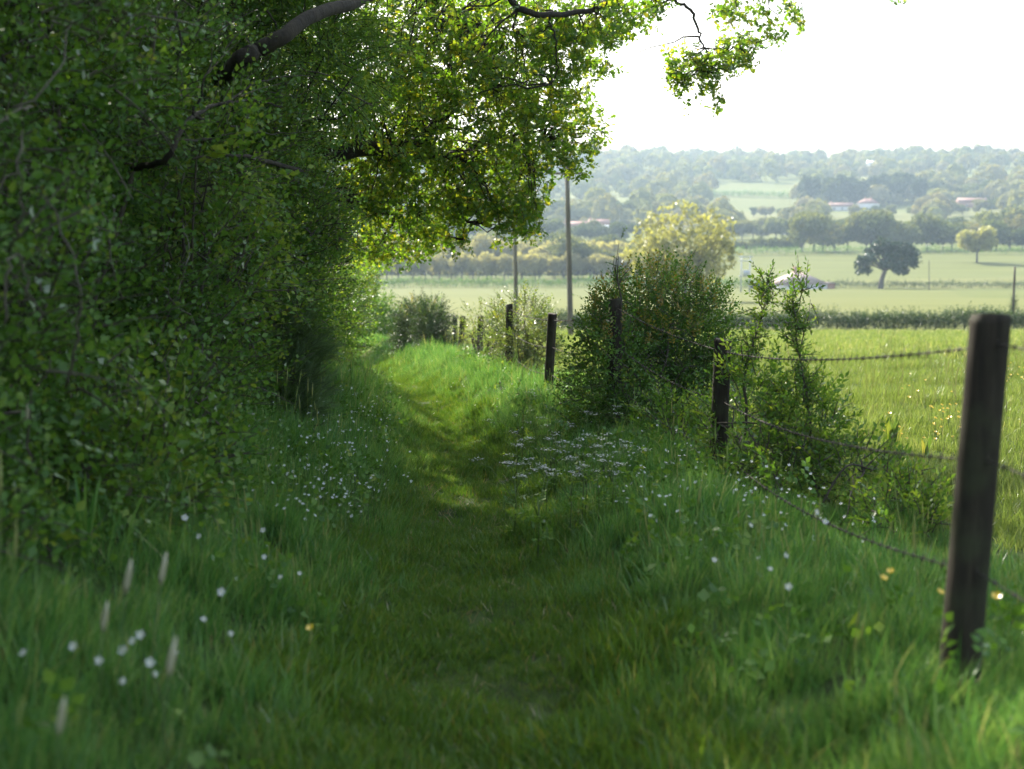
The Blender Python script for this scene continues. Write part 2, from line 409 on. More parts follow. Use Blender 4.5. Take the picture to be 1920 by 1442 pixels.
HAW = [spray(11, .26, .042, .62, 100 + k) for k in range(6)]            # small broad leaves, close set
BRA = [spray(8, .30, .062, .66, 120 + k, ang=62) for k in range(5)]      # bigger blackberry-like
WIL = [spray(15, .34, .060, .36, 140 + k, ang=42, curl=.25) for k in range(6)]  # narrow leaves
SAP = [spray(9, .16, .050, .42, 160 + k, ang=50, curl=.1) for k in range(5)]
OKS = [spray(7, .13, .085, 1.0, 180 + k, ang=58, curl=.3, shape=OAK, flop=.6) for k in range(7)]
def needle_spray(seed):
    g = np.random.default_rng(seed); mb = MB()
    for j in range(46):
        d = np.array([g.normal(0, .35), 1, g.normal(0, .35)]); d /= np.linalg.norm(d); p = np.array([0, g.uniform(0, .18), 0]) ; w = .0018
        x = np.cross(d, [0, 0, 1]); x /= np.linalg.norm(x); e = p + d * g.uniform(.06, .16)
        mb.add([p - x * w, p + x * w, e], [(0, 1, 2)], g.uniform())
    return mb.get(), tube([(0, 0, 0), (0, .1, 0), (0, .2, 0)], [.002, .002, .001], 3, False)
NDL = [needle_spray(200 + k) for k in range(4)]

def ell_points(lobes, n, rlo=.0, rhi=1.0, power=.5):
    lo = np.array(lobes, float); w = (lo[:, 3] * lo[:, 4] * lo[:, 5]) ** (2 / 3)
    k = rng.choice(len(lo), n, p=w / w.sum()); u = rng.normal(0, 1, (n, 3)); u /= np.linalg.norm(u, axis=1, keepdims=True)
    r = rlo + (rhi - rlo) * rng.uniform(0, 1, n) ** power
    c, rad = lo[k, :3], lo[k, 3:6]
    bump = 1 + .20 * n3(c + u * rad, 2.2) + .07 * n3(c - u * rad, 5.0)
    p = c + u * rad * (r * bump)[:, None]; nrm = u / rad; nrm /= np.linalg.norm(nrm, axis=1, keepdims=True)
    return p, nrm

def stems_of(tm): return [(V, T, np.full(len(V), .5)) for _, (V, T) in tm]

def bush(name, label, cat, base, lobes, n, tm, mat, group=None, sc=1.0, up=.45, gap=-.55, core=0, coremat=None, nstem=6, stem_r=.02, twig='twig',
         tops=0, topmat=None, visible_stems=0, tbias=0.0, foliage='foliage'):
    b = np.array([base[0], base[1], float(zt(base[0], base[1]))])
    t = thing(name, label, cat, b, group)
    p, nr = ell_points(lobes, n, .45, 1.05, .55)
    d = nr + rng.normal(0, .45, p.shape) + np.array([0, 0, up])
    keep = (p[:, 2] > zt(p[:, 0], p[:, 1]) + .03) & (n3(p, 3.1) > gap)
    p, d = p[keep], d[keep]
    Rm = rotmats(d); s = sc * rng.uniform(.7, 1.25, len(p))
    A = scatter([x[0] for x in tm], p, Rm, s, tbias=tbias)
    parts = [A]
    if core:
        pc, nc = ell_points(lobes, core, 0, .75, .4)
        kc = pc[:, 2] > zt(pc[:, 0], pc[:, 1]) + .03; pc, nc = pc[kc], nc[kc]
        B = scatter([x[0] for x in tm], pc, rotmats(nc + rng.normal(0, .8, pc.shape)), sc * rng.uniform(1.1, 1.5, len(pc)), tbias=-.1)  # inner leaves tinted darker, adding shade inside the bush by colour
        parts.append(B)
    V = np.concatenate([x[0] for x in parts]); off = 0; Ts = []
    for x in parts: Ts.append(x[1] + off); off += len(x[0])
    mk(foliage, V, np.concatenate(Ts), mat, t, tint=np.concatenate([x[2] for x in parts]))
    # stems
    mb = MB(); st = stems_of(tm)
    SV, ST, SA = scatter(st, p[::2], Rm[::2], s[::2]); mb.add(SV, ST, SA)
    lr_ = min(1.0, float(np.mean([l_[3:6] for l_ in lobes])) * 1.3)
    ends, _ = ell_points(lobes, nstem, .3, .9)
    for e in ends:
        if e[2] < b[2] + .2: continue
        a = b + np.array([rng.normal(0, .12), rng.normal(0, .12), -.05]); m_ = a * .45 + e * .55 + np.array([0, 0, .15])
        mb.add(*tube(spline(np.array([a, a * .7 + m_ * .3 + rng.normal(0, .05, 3), m_ + rng.normal(0, .08, 3), e]), 4), np.linspace(stem_r, .005, 13), 5))
        for _ in range(5):
            q0 = m_ + (e - m_) * rng.uniform(0, .8); q1 = q0 + rng.normal(0, .28 * lr_, 3) + (0, 0, .1 * lr_)
            mb.add(*tube(wig(q0, q1, 5, .12), np.linspace(.007, .002, 5), 4))
    mb.mk('branches', M[twig], t)['kind'] = 'stuff'
    if visible_stems:
        mb = MB(); e0, en = ell_points(lobes, visible_stems, .8, 1.0)
        for e, nn in zip(e0, en):
            if e[2] < b[2] + .25: continue
            q1 = e + rng.normal(0, .25 * lr_, 3) + np.array([0, 0, -.35 * lr_])
            mb.add(*tube(wig(e, q1, 6, .14), np.linspace(.0025, .0045, 6), 4))
        mb.mk('bare_twigs', M['twig'], t)['kind'] = 'stuff'
    if tops:
        pt, nt_ = ell_points(lobes, tops * 6, .9, 1.04); k = np.nonzero((nt_[:, 2] > .35) & (pt[:, 2] > np.quantile(pt[:, 2], .7)))[0][:tops]
        d = nt_[k] * .4 + rng.normal(0, .25, (len(k), 3)) + np.array([0, 0, 1.0])
        V, T, A = scatter([x[0] for x in SAP], pt[k], rotmats(d), rng.uniform(.6, 1.3, len(k)) * .9)
        o = mk('shoots_and_lit_tips', V, T, topmat, t, tint=A); o['kind'] = 'stuff'  # top sprays: real shoots, on some bushes sunlight put into the colour
        mb = MB(); SV, ST, SA = scatter(stems_of(SAP), pt[k], rotmats(d), 1.0)
    return t

# ------------------------------------------------------------------ the hedge bank
# lobes: x y z rx ry rz
HG = 'shrubs of the overgrown hedge'
bush('hedge_shrub', 'tall dark shrub at the near end of the hedge, out of focus', 'shrub', (-2.4, 4.9),
     [(-2.35, 4.9, 1.0, .85, 1.3, 1.0), (-2.5, 5.0, 2.2, 1.05, 1.4, 1.0), (-2.1, 5.6, .55, .55, .9, .55), (-2.7, 4.6, 3.2, 1.1, 1.4, .9), (-2.0, 4.2, .3, .45, .7, .4)],
     9500, HAW, M['hedge'], core=2600, nstem=10, stem_r=.03, gap=-.04, visible_stems=60, sc=1.0, tops=170, topmat=M['haw'], group=HG)
bush('hedge_shrub', 'dense shrub with a dark hollow at its foot, second along the hedge', 'shrub', (-2.5, 7.8),
     [(-2.45, 7.9, .95, .92, 1.2, .95), (-2.6, 7.7, 2.2, 1.05, 1.3, 1.0), (-2.1, 8.3, .55, .55, .7, .5), (-2.7, 7.3, 3.4, 1.2, 1.4, 1.0), (-2.0, 7.2, .2, .5, .7, .5)],
     8500, HAW, M['hedge'], core=2400, nstem=12, stem_r=.03, gap=-.04, visible_stems=60, sc=1.05, tops=150, topmat=M['haw'], group=HG)
bush('hedge_shrub', 'crisp pale-tipped shrub bulging out of the hedge below the oak limb', 'shrub', (-2.3, 11),
     [(-2.15, 11.0, 1.15, .78, 1.0, .95), (-2.3, 10.4, .45, .62, .9, .75), (-2.5, 10.2, 2.0, 1.0, 1.1, .8), (-2.0, 11.4, .5, .42, .7, .6), (-1.7, 11.1, 1.35, .4, .5, .3)],
     7600, HAW, M['haw'], core=2000, nstem=12, stem_r=.028, gap=-.12, visible_stems=30, tops=110, topmat=M['pale'], sc=1.05, group=HG)
bush('bramble', 'yellowish bramble sprawling low at the foot of the out-of-focus shrub', 'bramble', (-1.7, 5.9),
     [(-1.62, 5.9, .38, .30, .5, .30), (-1.7, 5.2, .32, .30, .5, .26), (-1.75, 6.7, .45, .28, .5, .35)], 900, BRA, M['haw'], nstem=12, gap=-.2, sc=.8, visible_stems=20)
bush('elder_bush', 'pale large-leaved sprays pushing out of the hedge above the dark hollow', 'bush', (-2.0, 8.7),
     [(-1.72, 8.7, 1.25, .32, .5, .42), (-1.85, 8.9, .8, .3, .4, .3), (-1.75, 8.2, 1.8, .3, .5, .3)], 620, BRA, M['haw'], nstem=10, gap=-.3, sc=.85, visible_stems=10, tbias=.1)
bush('broom_bush', 'small fine-needled dark green bush tucked into the hedge foot', 'bush', (-1.78, 11.0),
     [(-1.74, 10.7, .36, .27, .3, .42), (-1.70, 10.6, .05, .25, .28, .3)], 620, NDL, M['needle'], nstem=8, gap=-.5, up=.7, stem_r=.012)
bush('hawthorn_tree', 'arching thin-twigged hawthorn leaning over the hedge beneath the oak limb', 'tree', (-3.0, 11.0),
     [(-2.5, 10.7, 3.0, 1.25, 1.2, .8), (-1.75, 11.2, 2.6, .8, .8, .5), (-2.9, 10.5, 4.0, 1.6, 1.5, .9), (-2.15, 11.7, 2.1, .7, .7, .5), (-1.55, 11.5, 3.0, .65, .7, .4), (-2.0, 10.9, 3.7, 1.0, .9, .6)],
     8200, WIL, M['haw'], core=1400, nstem=34, stem_r=.04, gap=-.15, sc=.9, up=.05, twig='bark', foliage='crown')
bush('hedge_shrub', 'grey-green upright shrub at the far bend of the hedge, below the oak', 'shrub', (-3.0, 17.5),
     [(-2.85, 17.0, .35, .75, 1.5, 1.0), (-2.9, 15.0, .5, .8, 1.5, 1.1), (-2.65, 18.6, -.1, .55, 1.2, .7), (-2.9, 16.5, 1.4, .7, 1.6, .7)],
     6400, HAW, M['haw'], core=1700, nstem=10, gap=-.4, sc=1.15, group=HG)
bush('hedge_shrub', 'last low shrub of the hedge, by the path where it bends out of sight', 'shrub', (-3.3, 22),
     [(-3.1, 21.6, .15, .75, 1.7, 1.15), (-3.5, 24.6, -.15, .8, 1.6, 1.2)],
     4400, HAW, M['haw'], core=900, nstem=8, gap=-.4, sc=1.3, group=HG)
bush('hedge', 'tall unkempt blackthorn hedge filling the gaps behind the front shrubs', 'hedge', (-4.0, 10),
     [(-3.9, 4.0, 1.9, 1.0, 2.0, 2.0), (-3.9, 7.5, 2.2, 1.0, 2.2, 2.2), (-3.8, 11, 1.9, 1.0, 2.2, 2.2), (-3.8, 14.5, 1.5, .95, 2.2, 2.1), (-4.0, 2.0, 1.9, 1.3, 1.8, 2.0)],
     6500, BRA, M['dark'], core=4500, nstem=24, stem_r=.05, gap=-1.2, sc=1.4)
bush('hazel_bush', 'sunlit yellow-green bush glowing beyond the end of the hedge', 'bush', (-4.6, 37),
     [(-4.3, 37, -.5, .7, 1.0, .9), (-4.9, 38, -1.3, .9, 1.2, .9)], 1500, BRA, M['oak'], nstem=8, gap=-.6, sc=1.6)
def woody(parent_label, mat, r0, r1, *paths):
    par = next(o for o in COL.objects if o.get('label') == parent_label)
    for pix in paths:
        c = spline(np.array([P(*p) for p in pix]), 5); c[1:] += rng.normal(0, .006, c[1:].shape)
        b_ = MB(); b_.add(*tube(c, np.linspace(r0, r1, len(c)), 6)); b_.mk('stem', M[mat], par, smooth=True)
woody('tall dark shrub at the near end of the hedge, out of focus', 'twig', .0045, .003,
      [(20, 470, 4.2), (38, 395, 4.1), (36, 300, 4.1), (44, 240, 4.2)], [(122, 730, 4.6), (150, 610, 4.5), (146, 530, 4.5), (112, 420, 4.6), (80, 365, 4.6)],
      [(8, 610, 4.2), (12, 500, 4.2), (40, 480, 4.3), (52, 560, 4.3)], [(230, 560, 5.6), (205, 470, 5.5), (215, 390, 5.6)], [(60, 200, 4.6), (20, 215, 4.4), (-20, 250, 4.3)])
woody('dense shrub with a dark hollow at its foot, second along the hedge', 'palestem', .004, .002,
      [(365, 700, 8.2), (395, 660, 8.1), (400, 625, 8.1)], [(372, 690, 8.2), (412, 650, 8.0)], [(330, 560, 7.6), (355, 480, 7.6), (345, 420, 7.7)])
woody('arching thin-twigged hawthorn leaning over the hedge beneath the oak limb', 'bark', .019, .005,
      [(250, 316, 7.6), (310, 300, 7.1), (332, 262, 7.1), (362, 216, 7.4), (410, 197, 8.0), (470, 188, 9.2), (530, 200, 9.8)], [(560, 320, 9.8), (490, 300, 9.2), (420, 290, 8.4), (360, 300, 7.6)])
woody('arching thin-twigged hawthorn leaning over the hedge beneath the oak limb', 'bark', .008, .002,
      [(362, 216, 7.4), (430, 235, 8.4), (510, 250, 9.3), (590, 245, 10)], [(332, 262, 7.1), (410, 265, 8.2), (480, 285, 9.2), (540, 280, 9.6)], [(410, 197, 8.0), (500, 150, 9.2), (600, 140, 10)],
      [(362, 216, 7.4), (385, 150, 7.4), (400, 90, 7.5)], [(330, 20, 6.9), (338, 100, 6.9), (330, 150, 6.9)], [(450, 330, 9.6), (520, 345, 9.8), (570, 335, 10)], [(500, 20, 10), (520, 60, 10), (505, 120, 10)])
# ------------------------------------------------------------------ bushes grown into the fence
bush('fence_bush', 'big rounded bush grown through the fence, yellow shoots on top', 'bush', (1.15, 12.4),
     [(1.02, 12.75, .42, .40, .45, .44), (1.6, 12.7, .36, .42, .45, .44), (1.3, 12.8, .62, .46, .45, .34), (1.2, 12.7, -.2, .52, .45, .42), (.80, 12.75, .05, .22, .3, .5), (1.78, 12.6, -.05, .3, .4, .4), (1.45, 12.5, .05, .4, .4, .5), (.92, 12.05, .12, .22, .22, .34), (1.1, 11.95, -.3, .32, .25, .28), (.72, 12.2, -.3, .25, .3, .25)],
     3700, HAW, M['hedge'], core=1300, nstem=16, gap=-.3, sc=.85, visible_stems=110, tops=190, topmat=M['shoot'], tbias=.08)
bush('fence_bush', 'loose trailing bush at the foot of the post with the lit edge', 'bush', (1.5, 10.6),
     [(1.45, 10.6, -.32, .34, .7, .30), (1.72, 10.2, -.15, .22, .4, .35), (1.3, 11.2, -.3, .3, .5, .35), (1.75, 9.2, -.42, .4, .5, .2)],
     900, SAP, M['haw'], nstem=10, gap=-.3, sc=1.05, visible_stems=18)
bush('fence_bush', 'airy sunlit bush screening a post between the bend and the big bush', 'bush', (.2, 21),
     [(.22, 21, -.35, .40, .5, .48), (-.05, 21.2, -.6, .3, .4, .4), (.45, 21, -.75, .25, .4, .35)], 1100, HAW, M['pale'], nstem=14, gap=-.5, sc=1.0, visible_stems=30)
bush('fence_bush', 'thin straggly bush of bare stems among three thin fence posts', 'bush', (-.5, 24.5),
     [(-.55, 24.5, -.85, .28, .4, .5), (-.25, 24, -.6, .22, .4, .35)], 320, HAW, M['pale'], nstem=12, gap=-.3, sc=1.1, visible_stems=30)
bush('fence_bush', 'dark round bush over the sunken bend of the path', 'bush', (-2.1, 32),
     [(-2.15, 32.4, -1.3, .46, .7, .60), (-2.3, 33, -1.7, .4, .7, .5)], 1700, HAW, M['dark'], core=700, nstem=8, gap=-.3, sc=1.2, up=.2, tops=50, topmat=M['shoot'])  # dark leaves with warm tops put a backlit rim into the colour
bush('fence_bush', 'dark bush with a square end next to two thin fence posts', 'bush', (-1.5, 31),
     [(-1.72, 31, -1.25, .36, .6, .60), (-1.55, 31, -1.7, .36, .5, .4)], 1300, HAW, M['dark'], core=500, nstem=8, gap=-.4, sc=1.1, up=.2, tops=30, topmat=M['haw'])  # shaded mass and paler lit top likewise set by leaf colour
bush('fence_bush', 'low dark bush furthest down the fence beyond the leaning stake', 'bush', (-4.5, 47),
     [(-4.5, 47, -2.4, .8, 1.0, .75), (-5.3, 50, -2.9, .9, 1.0, .7)], 1300, BRA, M['hedge'], core=400, nstem=6, gap=-.6, sc=1.5)

bush('bramble', 'low leafy bramble tangle spilling out past the lit post onto the meadow edge', 'bramble', (1.7, 8.3),
     [(1.62, 8.5, .0, .30, .4, .26), (1.95, 8.1, -.08, .28, .4, .22), (1.45, 8.9, -.05, .2, .3, .2), (2.1, 7.6, -.15, .22, .4, .16), (1.5, 9.0, .22, .22, .3, .3), (1.78, 8.7, .18, .24, .3, .24)],
     2000, SAP, M['haw'], nstem=12, gap=-.2, sc=1.0, visible_stems=16, stem_r=.009)
# saplings of leafy upright shoots at the fence
def sapling(px_path, Y, label, n):
    pts = spline(np.array([P(x, y, Y) for x, y in px_path]), 5); g0 = pts[0].copy(); g0[2] = float(zt(pts[0][0], pts[0][1])) - .03
    pts = np.vstack([g0, pts]); t = thing('sapling', label, 'sapling', g0)
    mb = MB(); mb.add(*tube(pts, np.linspace(.010, .002, len(pts)), 5)); side = []
    for _ in range(5):
        j = int(rng.integers(len(pts) // 4, len(pts) - 3)); e = pts[j] + rng.normal(0, .09, 3) + np.array([0, 0, .16]); mb.add(*tube(wig(pts[j], e, 5, .12), np.linspace(.005, .0015, 5), 4)); side.append(e); side.append((e + pts[j]) / 2)
    k = rng.uniform(.2, 1, n); f = k * (len(pts) - 1); i0 = np.clip(f.astype(int), 0, len(pts) - 2); p = pts[i0] + (pts[i0 + 1] - pts[i0]) * (f - i0)[:, None]
    p[:n // 3] = np.array(side)[rng.integers(0, len(side), n // 3)] + rng.normal(0, .03, (n // 3, 3))
    d = rng.normal(0, .7, (n, 3)) + np.array([0, 0, .6]); Rm = rotmats(d); s = rng.uniform(.45, 1.0, n)
    V, T, A = scatter([x[0] for x in SAP], p, Rm, s); mk('foliage', V, T, M['haw'], t, tint=A)
    SV, ST, SA = scatter(stems_of(SAP), p, Rm, s); mb.add(SV, ST, SA); mb.mk('stem', M['twig'], t)
sapling([(1400, 760), (1395, 700), (1420, 620), (1436, 560), (1441, 515)], 9.0, 'slim sapling beside the post, bending over towards its tip', 120)
sapling([(1520, 800), (1512, 740), (1496, 650), (1490, 600), (1486, 555)], 8.6, 'upright sapling standing alone in front of the meadow', 130)
sapling([(1165, 560), (1158, 520), (1160, 475)], 12.2, 'single tall shoot rising above the big fence bush', 12)

# ------------------------------------------------------------------ oak
oak_b = np.array([-3.0, 13.6, float(zt(-3.0, 13.6))])
oak = thing('oak_tree', 'spreading oak overhanging the path with yellow backlit leaves', 'tree', oak_b)
mb = MB(); top = oak_b + np.array([.1, .1, 6.2])
trunk = np.array([oak_b - [0, 0, .2], oak_b + [.05, 0, 1.2], oak_b + [-.02, .1, 2.4], oak_b + [.15, .1, 4.2], top])
mb.add(*tube(spline(trunk, 4), np.linspace(.33, .12, 17), 12)); mb.mk('trunk', M['bark'], oak, smooth=True)
LIMBPTS = []
def limb(pix, r0, r1, root=None):
    """pix: (px, py, Y) along the limb"""
    pts = [P(*p) for p in pix]
    if root is not None: pts = [np.array(root)] + pts
    c = spline(np.array(pts), 6); c[1:-1] += rng.normal(0, min(.012, .0002 / r0), c[1:-1].shape); LIMBPTS.append(c)
    b = MB(); b.add(*tube(c, np.linspace(r0, r1, len(c)), 8)); b.mk('limb', M['bark'], oak, smooth=True); return c
tr = lambda h: oak_b + np.array([.08, .05, h])
limb([(440, 122, 9.0), (480, 95, 8.8), (530, 68, 8.8), (590, 28, 9.2), (690, -6, 10.2), (830, -70, 12.5), (930, -90, 13)], .060, .034, tr(2.6))
limb([(930, -90, 13), (960, 0, 13), (990, 22, 13), (1029, 27, 13.2), (1112, 18, 13.6), (1190, -25, 14), (1266, 0, 14.5)], .036, .018)
limb([(1266, 0, 14.5), (1297, 21, 14.6), (1310, 58, 14.8), (1318, 85, 14.8), (1326, 100, 14.8), (1328, 132, 14.9)], .017, .005)
limb([(1318, 88, 14.8), (1350, 92, 15), (1375, 88, 15.1), (1400, 80, 15.2)], .008, .003)
limb([(1190, -25, 14), (1300, -60, 15), (1420, -50, 16), (1500, -20, 17), (1690, -20, 18)], .03, .006)
limb([(1029, 27, 13.2), (1040, 70, 13.2), (1046, 120, 13.3), (1036, 165, 13.4)], .012, .004)
limb([(560, 255, 14), (620, 287, 14), (690, 278, 14.2), (770, 273, 14.5), (821, 228, 14.8), (852, 198, 15), (843, 165, 15.2), (850, 150, 15.4)], .10, .025, tr(1.9))
limb([(690, 278, 14.2), (784, 293, 14.6), (821, 289, 14.8), (860, 297, 15), (890, 272, 15.2), (945, 256, 15.4), (985, 272, 15.6), (1020, 262, 15.7)], .045, .010)
limb([(770, -30, 14), (817, 22, 14.2), (837, 69, 14.5), (845, 92, 14.6), (868, 108, 14.8), (901, 135, 15), (906, 160, 15)], .05, .012, tr(4.2))
limb([(817, 22, 14.2), (850, 22, 14), (908, 46, 13.8), (963, 60, 13.8)], .025, .007)
limb([(868, 108, 14.8), (930, 150, 15.5), (985, 170, 16)], .015, .005)
limb([(620, 500, 18), (680, 462, 18), (722, 452, 18.5), (775, 438, 19), (830, 420, 19)], .05, .010, oak_b + np.array([.1, .4, 1.1]))
limb([(680, 466, 18), (740, 480, 18.6), (765, 482, 19)], .018, .004)
limb([(560, 330, 14.5), (600, 345, 14.8), (640, 380, 15.5), (700, 400, 16.5), (780, 400, 17)], .06, .012, tr(1.6))
limb([(870, 380, 16), (872, 420, 16), (868, 450, 16)], .006, .002)
limb([(480, -40, 12.5), (640, -120, 13), (850, -200, 14.5), (1050, -220, 15)], .09, .03, tr(4.0))
# leaf masses: px, py, rx, ry, Y range, clusters
OL = [(740, -10, 80, 35, 14, 18, 130), (860, -5, 90, 40, 14, 18, 160), (990, -20, 90, 40, 13.5, 17, 130), (560, 60, 120, 80, 14, 18.5, 330), (600, 190, 120, 100, 15, 19, 330), (690, 120, 110, 90, 12.5, 16.5, 330), (820, 110, 120, 90, 13, 18, 420), (940, 70, 110, 75, 13, 18, 330), (1030, 130, 70, 90, 13.5, 17, 210),
      (870, 230, 140, 90, 14, 19, 480), (990, 230, 90, 80, 14.5, 18, 300), (740, 230, 110, 80, 13.5, 18, 330), (660, 320, 110, 80, 14.5, 18, 320),
      (780, 340, 130, 75, 14.5, 19, 430), (900, 350, 100, 70, 15, 18.5, 320), (985, 330, 55, 60, 15, 18, 130), (985, 405, 38, 38, 15, 17, 80), (940, 385, 50, 40, 15, 17, 70),
      (680, 420, 90, 60, 16, 20, 240), (760, 440, 75, 45, 16.5, 20, 170), (830, 420, 60, 45, 16, 19, 120), (700, 480, 60, 25, 18, 21, 80),
      (1100, 40, 80, 45, 13.5, 16, 120), (1170, 30, 60, 40, 13.5, 15.5, 70), (1110, 120, 40, 30, 14, 16, 30), (1125, 70, 40, 30, 14, 16, 40), (1100, 250, 58, 40, 15, 16.5, 60),
      (1085, 190, 35, 30, 15, 16.5, 26), (1062, 300, 18, 30, 15, 16, 14), (1085, 322, 14, 10, 15, 16, 5), (870, 455, 14, 26, 16, 16.3, 8), (945, 450, 22, 8, 16, 16.4, 7),
      (1290, 120, 38, 26, 14.7, 15.3, 40), (1275, 150, 24, 18, 14.8, 15.2, 14), (1335, 130, 50, 34, 14.7, 15.3, 50), (1385, 85, 38, 22, 15, 15.5, 34), (1350, 185, 14, 16, 14.8, 15.1, 7), (1283, 185, 10, 7, 14.8, 15, 3),
      (1395, 118, 20, 14, 15, 15.3, 8), (1370, 25, 34, 22, 15.5, 16.5, 22), (1420, 38, 26, 16, 15.5, 16.5, 11), (1455, 68, 18, 12, 15.8, 16.3, 7), (1490, 36, 18, 18, 16, 17, 14), (1480, 5, 22, 12, 16, 17, 9),
      (1245, 8, 22, 10, 14.4, 14.8, 7), (1688, 4, 15, 8, 17.8, 18.2, 7), (1400, -10, 60, 20, 15.5, 17, 30)]
cp = []
for (px, py, rx, ry, Y0, Y1, n) in OL:
    if n > 60: Y1 = Y0 + (Y1 - Y0) * .62; n = int(n * .78)
    a = rng.uniform(0, 6.283, n); r = np.sqrt(rng.uniform(0, 1, n)); Yv = rng.uniform(Y0, Y1, n)
    for x, y, Y in zip(px + rx * r * np.cos(a), py + ry * r * np.sin(a), Yv): cp.append(P(x, y, Y))
cp = np.array(cp)
up_lobes = [(-3.4, 11.6, 5.2, 2.0, 2.4, 1.3), (-2.2, 13.6, 5.4, 2.0, 2.2, 1.2), (-4.2, 15.2, 4.4, 1.8, 2.2, 1.7), (-1.5, 11.8, 5.3, 1.3, 1.6, .8), (-3.2, 7.0, 5.2, 1.6, 2.4, .8)]  # unseen upper crown, placed and shaped to shade the ground below
pu, nu = ell_points(up_lobes, 2600, .3, 1.05)
near_limbs = np.concatenate(LIMBPTS)
def clusters(pp, dens=1.0):
    d = rng.normal(0, .8, pp.shape) + np.array([0, 0, -.05]); return d
keep = n3(cp, 2.6) > -.75
cp = cp[keep]
allp = np.concatenate([cp, cp + rng.normal(0, .05, cp.shape)]); d = clusters(allp)
Rm = rotmats(d, .7); s = rng.uniform(.6, 1.05, len(allp))
V1, T1, A1 = scatter([x[0] for x in OKS], allp, Rm, s)
V2, T2, A2 = scatter([x[0] for x in OKS], pu, rotmats(nu + rng.normal(0, .6, pu.shape)), rng.uniform(1.3, 2.0, len(pu)))
mk('crown', np.concatenate([V1, V2]), np.concatenate([T1, T2 + len(V1)]), M['oak'], oak, tint=np.concatenate([A1, A2]))
mb = MB(); SV, ST, SA = scatter(stems_of(OKS), allp, Rm, s); mb.add(SV, ST, SA)
for p in cp[rng.uniform(0, 1, len(cp)) < .2]:
    k = np.argmin(np.linalg.norm(near_limbs - p, axis=1)); q0 = near_limbs[k]
    if np.linalg.norm(q0 - p) < 1.3: mb.add(*tube(wig(q0, p, 6, .16, -.04), np.linspace(.010, .002, 6), 4))
mb.mk('twigs', M['bark'], oak)

# ------------------------------------------------------------------ grass
def tuft(nb, r, L, w, seed, bend=.5, spread=.5):
    g = np.random.default_rng(seed); mb = MB()
    ts = np.array([0, .4, .75, 1.0])
    for _ in range(nb):
        a = g.uniform(0, 6.283); b = np.array([math.cos(a), math.sin(a)]) * r * math.sqrt(g.uniform())
        h = L * g.uniform(.45, 1.1); az = g.uniform(0, 6.283); lean = np.array([math.cos(az), math.sin(az)]) * g.uniform(.1, spread); bb = g.uniform(.1, bend)
        fa = g.uniform(0, 6.283); wd = np.array([math.cos(fa), math.sin(fa), 0]) * w * g.uniform(.6, 1.2) * .5
        V = []
        for t in ts:
            c = np.array([b[0] + lean[0] * h * (t * .5 + bb * t * t), b[1] + lean[1] * h * (t * .5 + bb * t * t), h * (t - .35 * bb * t * t)])
            ww = wd * (1, .95, .6, 0)[int(np.argmin(abs(ts - t)))]
            V += [c - ww, c + ww] if t < 1 else [c]
        mb.add(V, [(0, 1, 3), (0, 3, 2), (2, 3, 5), (2, 5, 4), (4, 5, 6)], g.uniform() if g.uniform() > .03 else 1.4)
    return mb.get()
def seedtuft(seed, L):
    g = np.random.default_rng(seed); mb = MB()
    for _ in range(3):
        az = g.uniform(0, 6.283); h = L * g.uniform(.8, 1.2); e = np.array([math.cos(az) * .18 * h, math.sin(az) * .18 * h, h])
        mb.add(*tube([(0, 0, 0), e * .5 + (0, 0, .04 * h), e], [.0012, .001, .0008], 3, False), .95)
        mb.add(*tube([e, e + (0, 0, .02), e + e * .06 + (0, 0, .03), e + e * .1 + (0, 0, .055)], [.001, .004, .0035, .0008], 4, False), 1.0)
    return mb.get()
TALL = [tuft(22, .07, .30, .0065, 300 + k, bend=.75, spread=.75) for k in range(7)]
MIDG = [tuft(24, .08, .13, .005, 320 + k, bend=.6, spread=.7) for k in range(6)]
SHORT = [tuft(22, .06, .075, .005, 340 + k, bend=.6, spread=.9) for k in range(6)]
FARG = [tuft(14, .14, .20, .016, 360 + k, bend=.6, spread=.6) for k in range(5)]
SEED = [seedtuft(380 + k, .34) for k in range(4)]

def field_pts(n, Y0, Y1, keepf, margin=1.2, power=None):
    """random ground points in the widened view wedge; density even over the ground"""
    Y = np.sqrt(rng.uniform(Y0 ** 2, Y1 ** 2, n)); w = .375 * Y + margin; X = rng.uniform(-1, 1, n) * w
    k = keepf(X, Y); return X[k], Y[k]

def grass(name, X, Y, tm, mat, scale, lean_amt=.5, label=None, tbias=0.0, extra=None, toward=None):
    pit = np.ones(len(X), bool)
    for a_, b_, r_ in PIT: pit &= (X - a_) ** 2 + ((Y - b_) * .6) ** 2 > r_ ** 2 * rng.uniform(.3, 1.2, len(X))
    X, Y = X[pit], Y[pit]
    if not np.isscalar(scale): scale = scale[pit]
    pos = np.stack([X, Y, zt(X, Y) - .012], -1); k = len(pos)
    s = scale * rng.uniform(.7, 1.25, k)
    la = n2(X, Y, .8) * 2.2 + n2(X + 9, Y, 2.7) * .8; lean = np.stack([np.cos(la), np.sin(la)], -1) * lean_amt * rng.uniform(.3, 1.1, (k, 1))
    if toward is not None: lean += toward(X, Y)
    V, T, A = scatter(tm, pos, rand_rz(k), s, lean=lean, tspread=.45, tbias=tbias)
    if extra is not None:
        e = rng.uniform(0, 1, k) < extra[1]
        V2, T2, A2 = scatter(extra[0], pos[e], rand_rz(int(e.sum())), s[e] * extra[2], lean=lean[e] * .15, tspread=.1)
        V = np.concatenate([V, V2]); T = np.concatenate([T, T2 + len(V) - len(V2)]); A = np.concatenate([A, A2])
    o = mk(name, V, T, mat, tint=A); tag(o, label, 'grass', kind='stuff'); return o

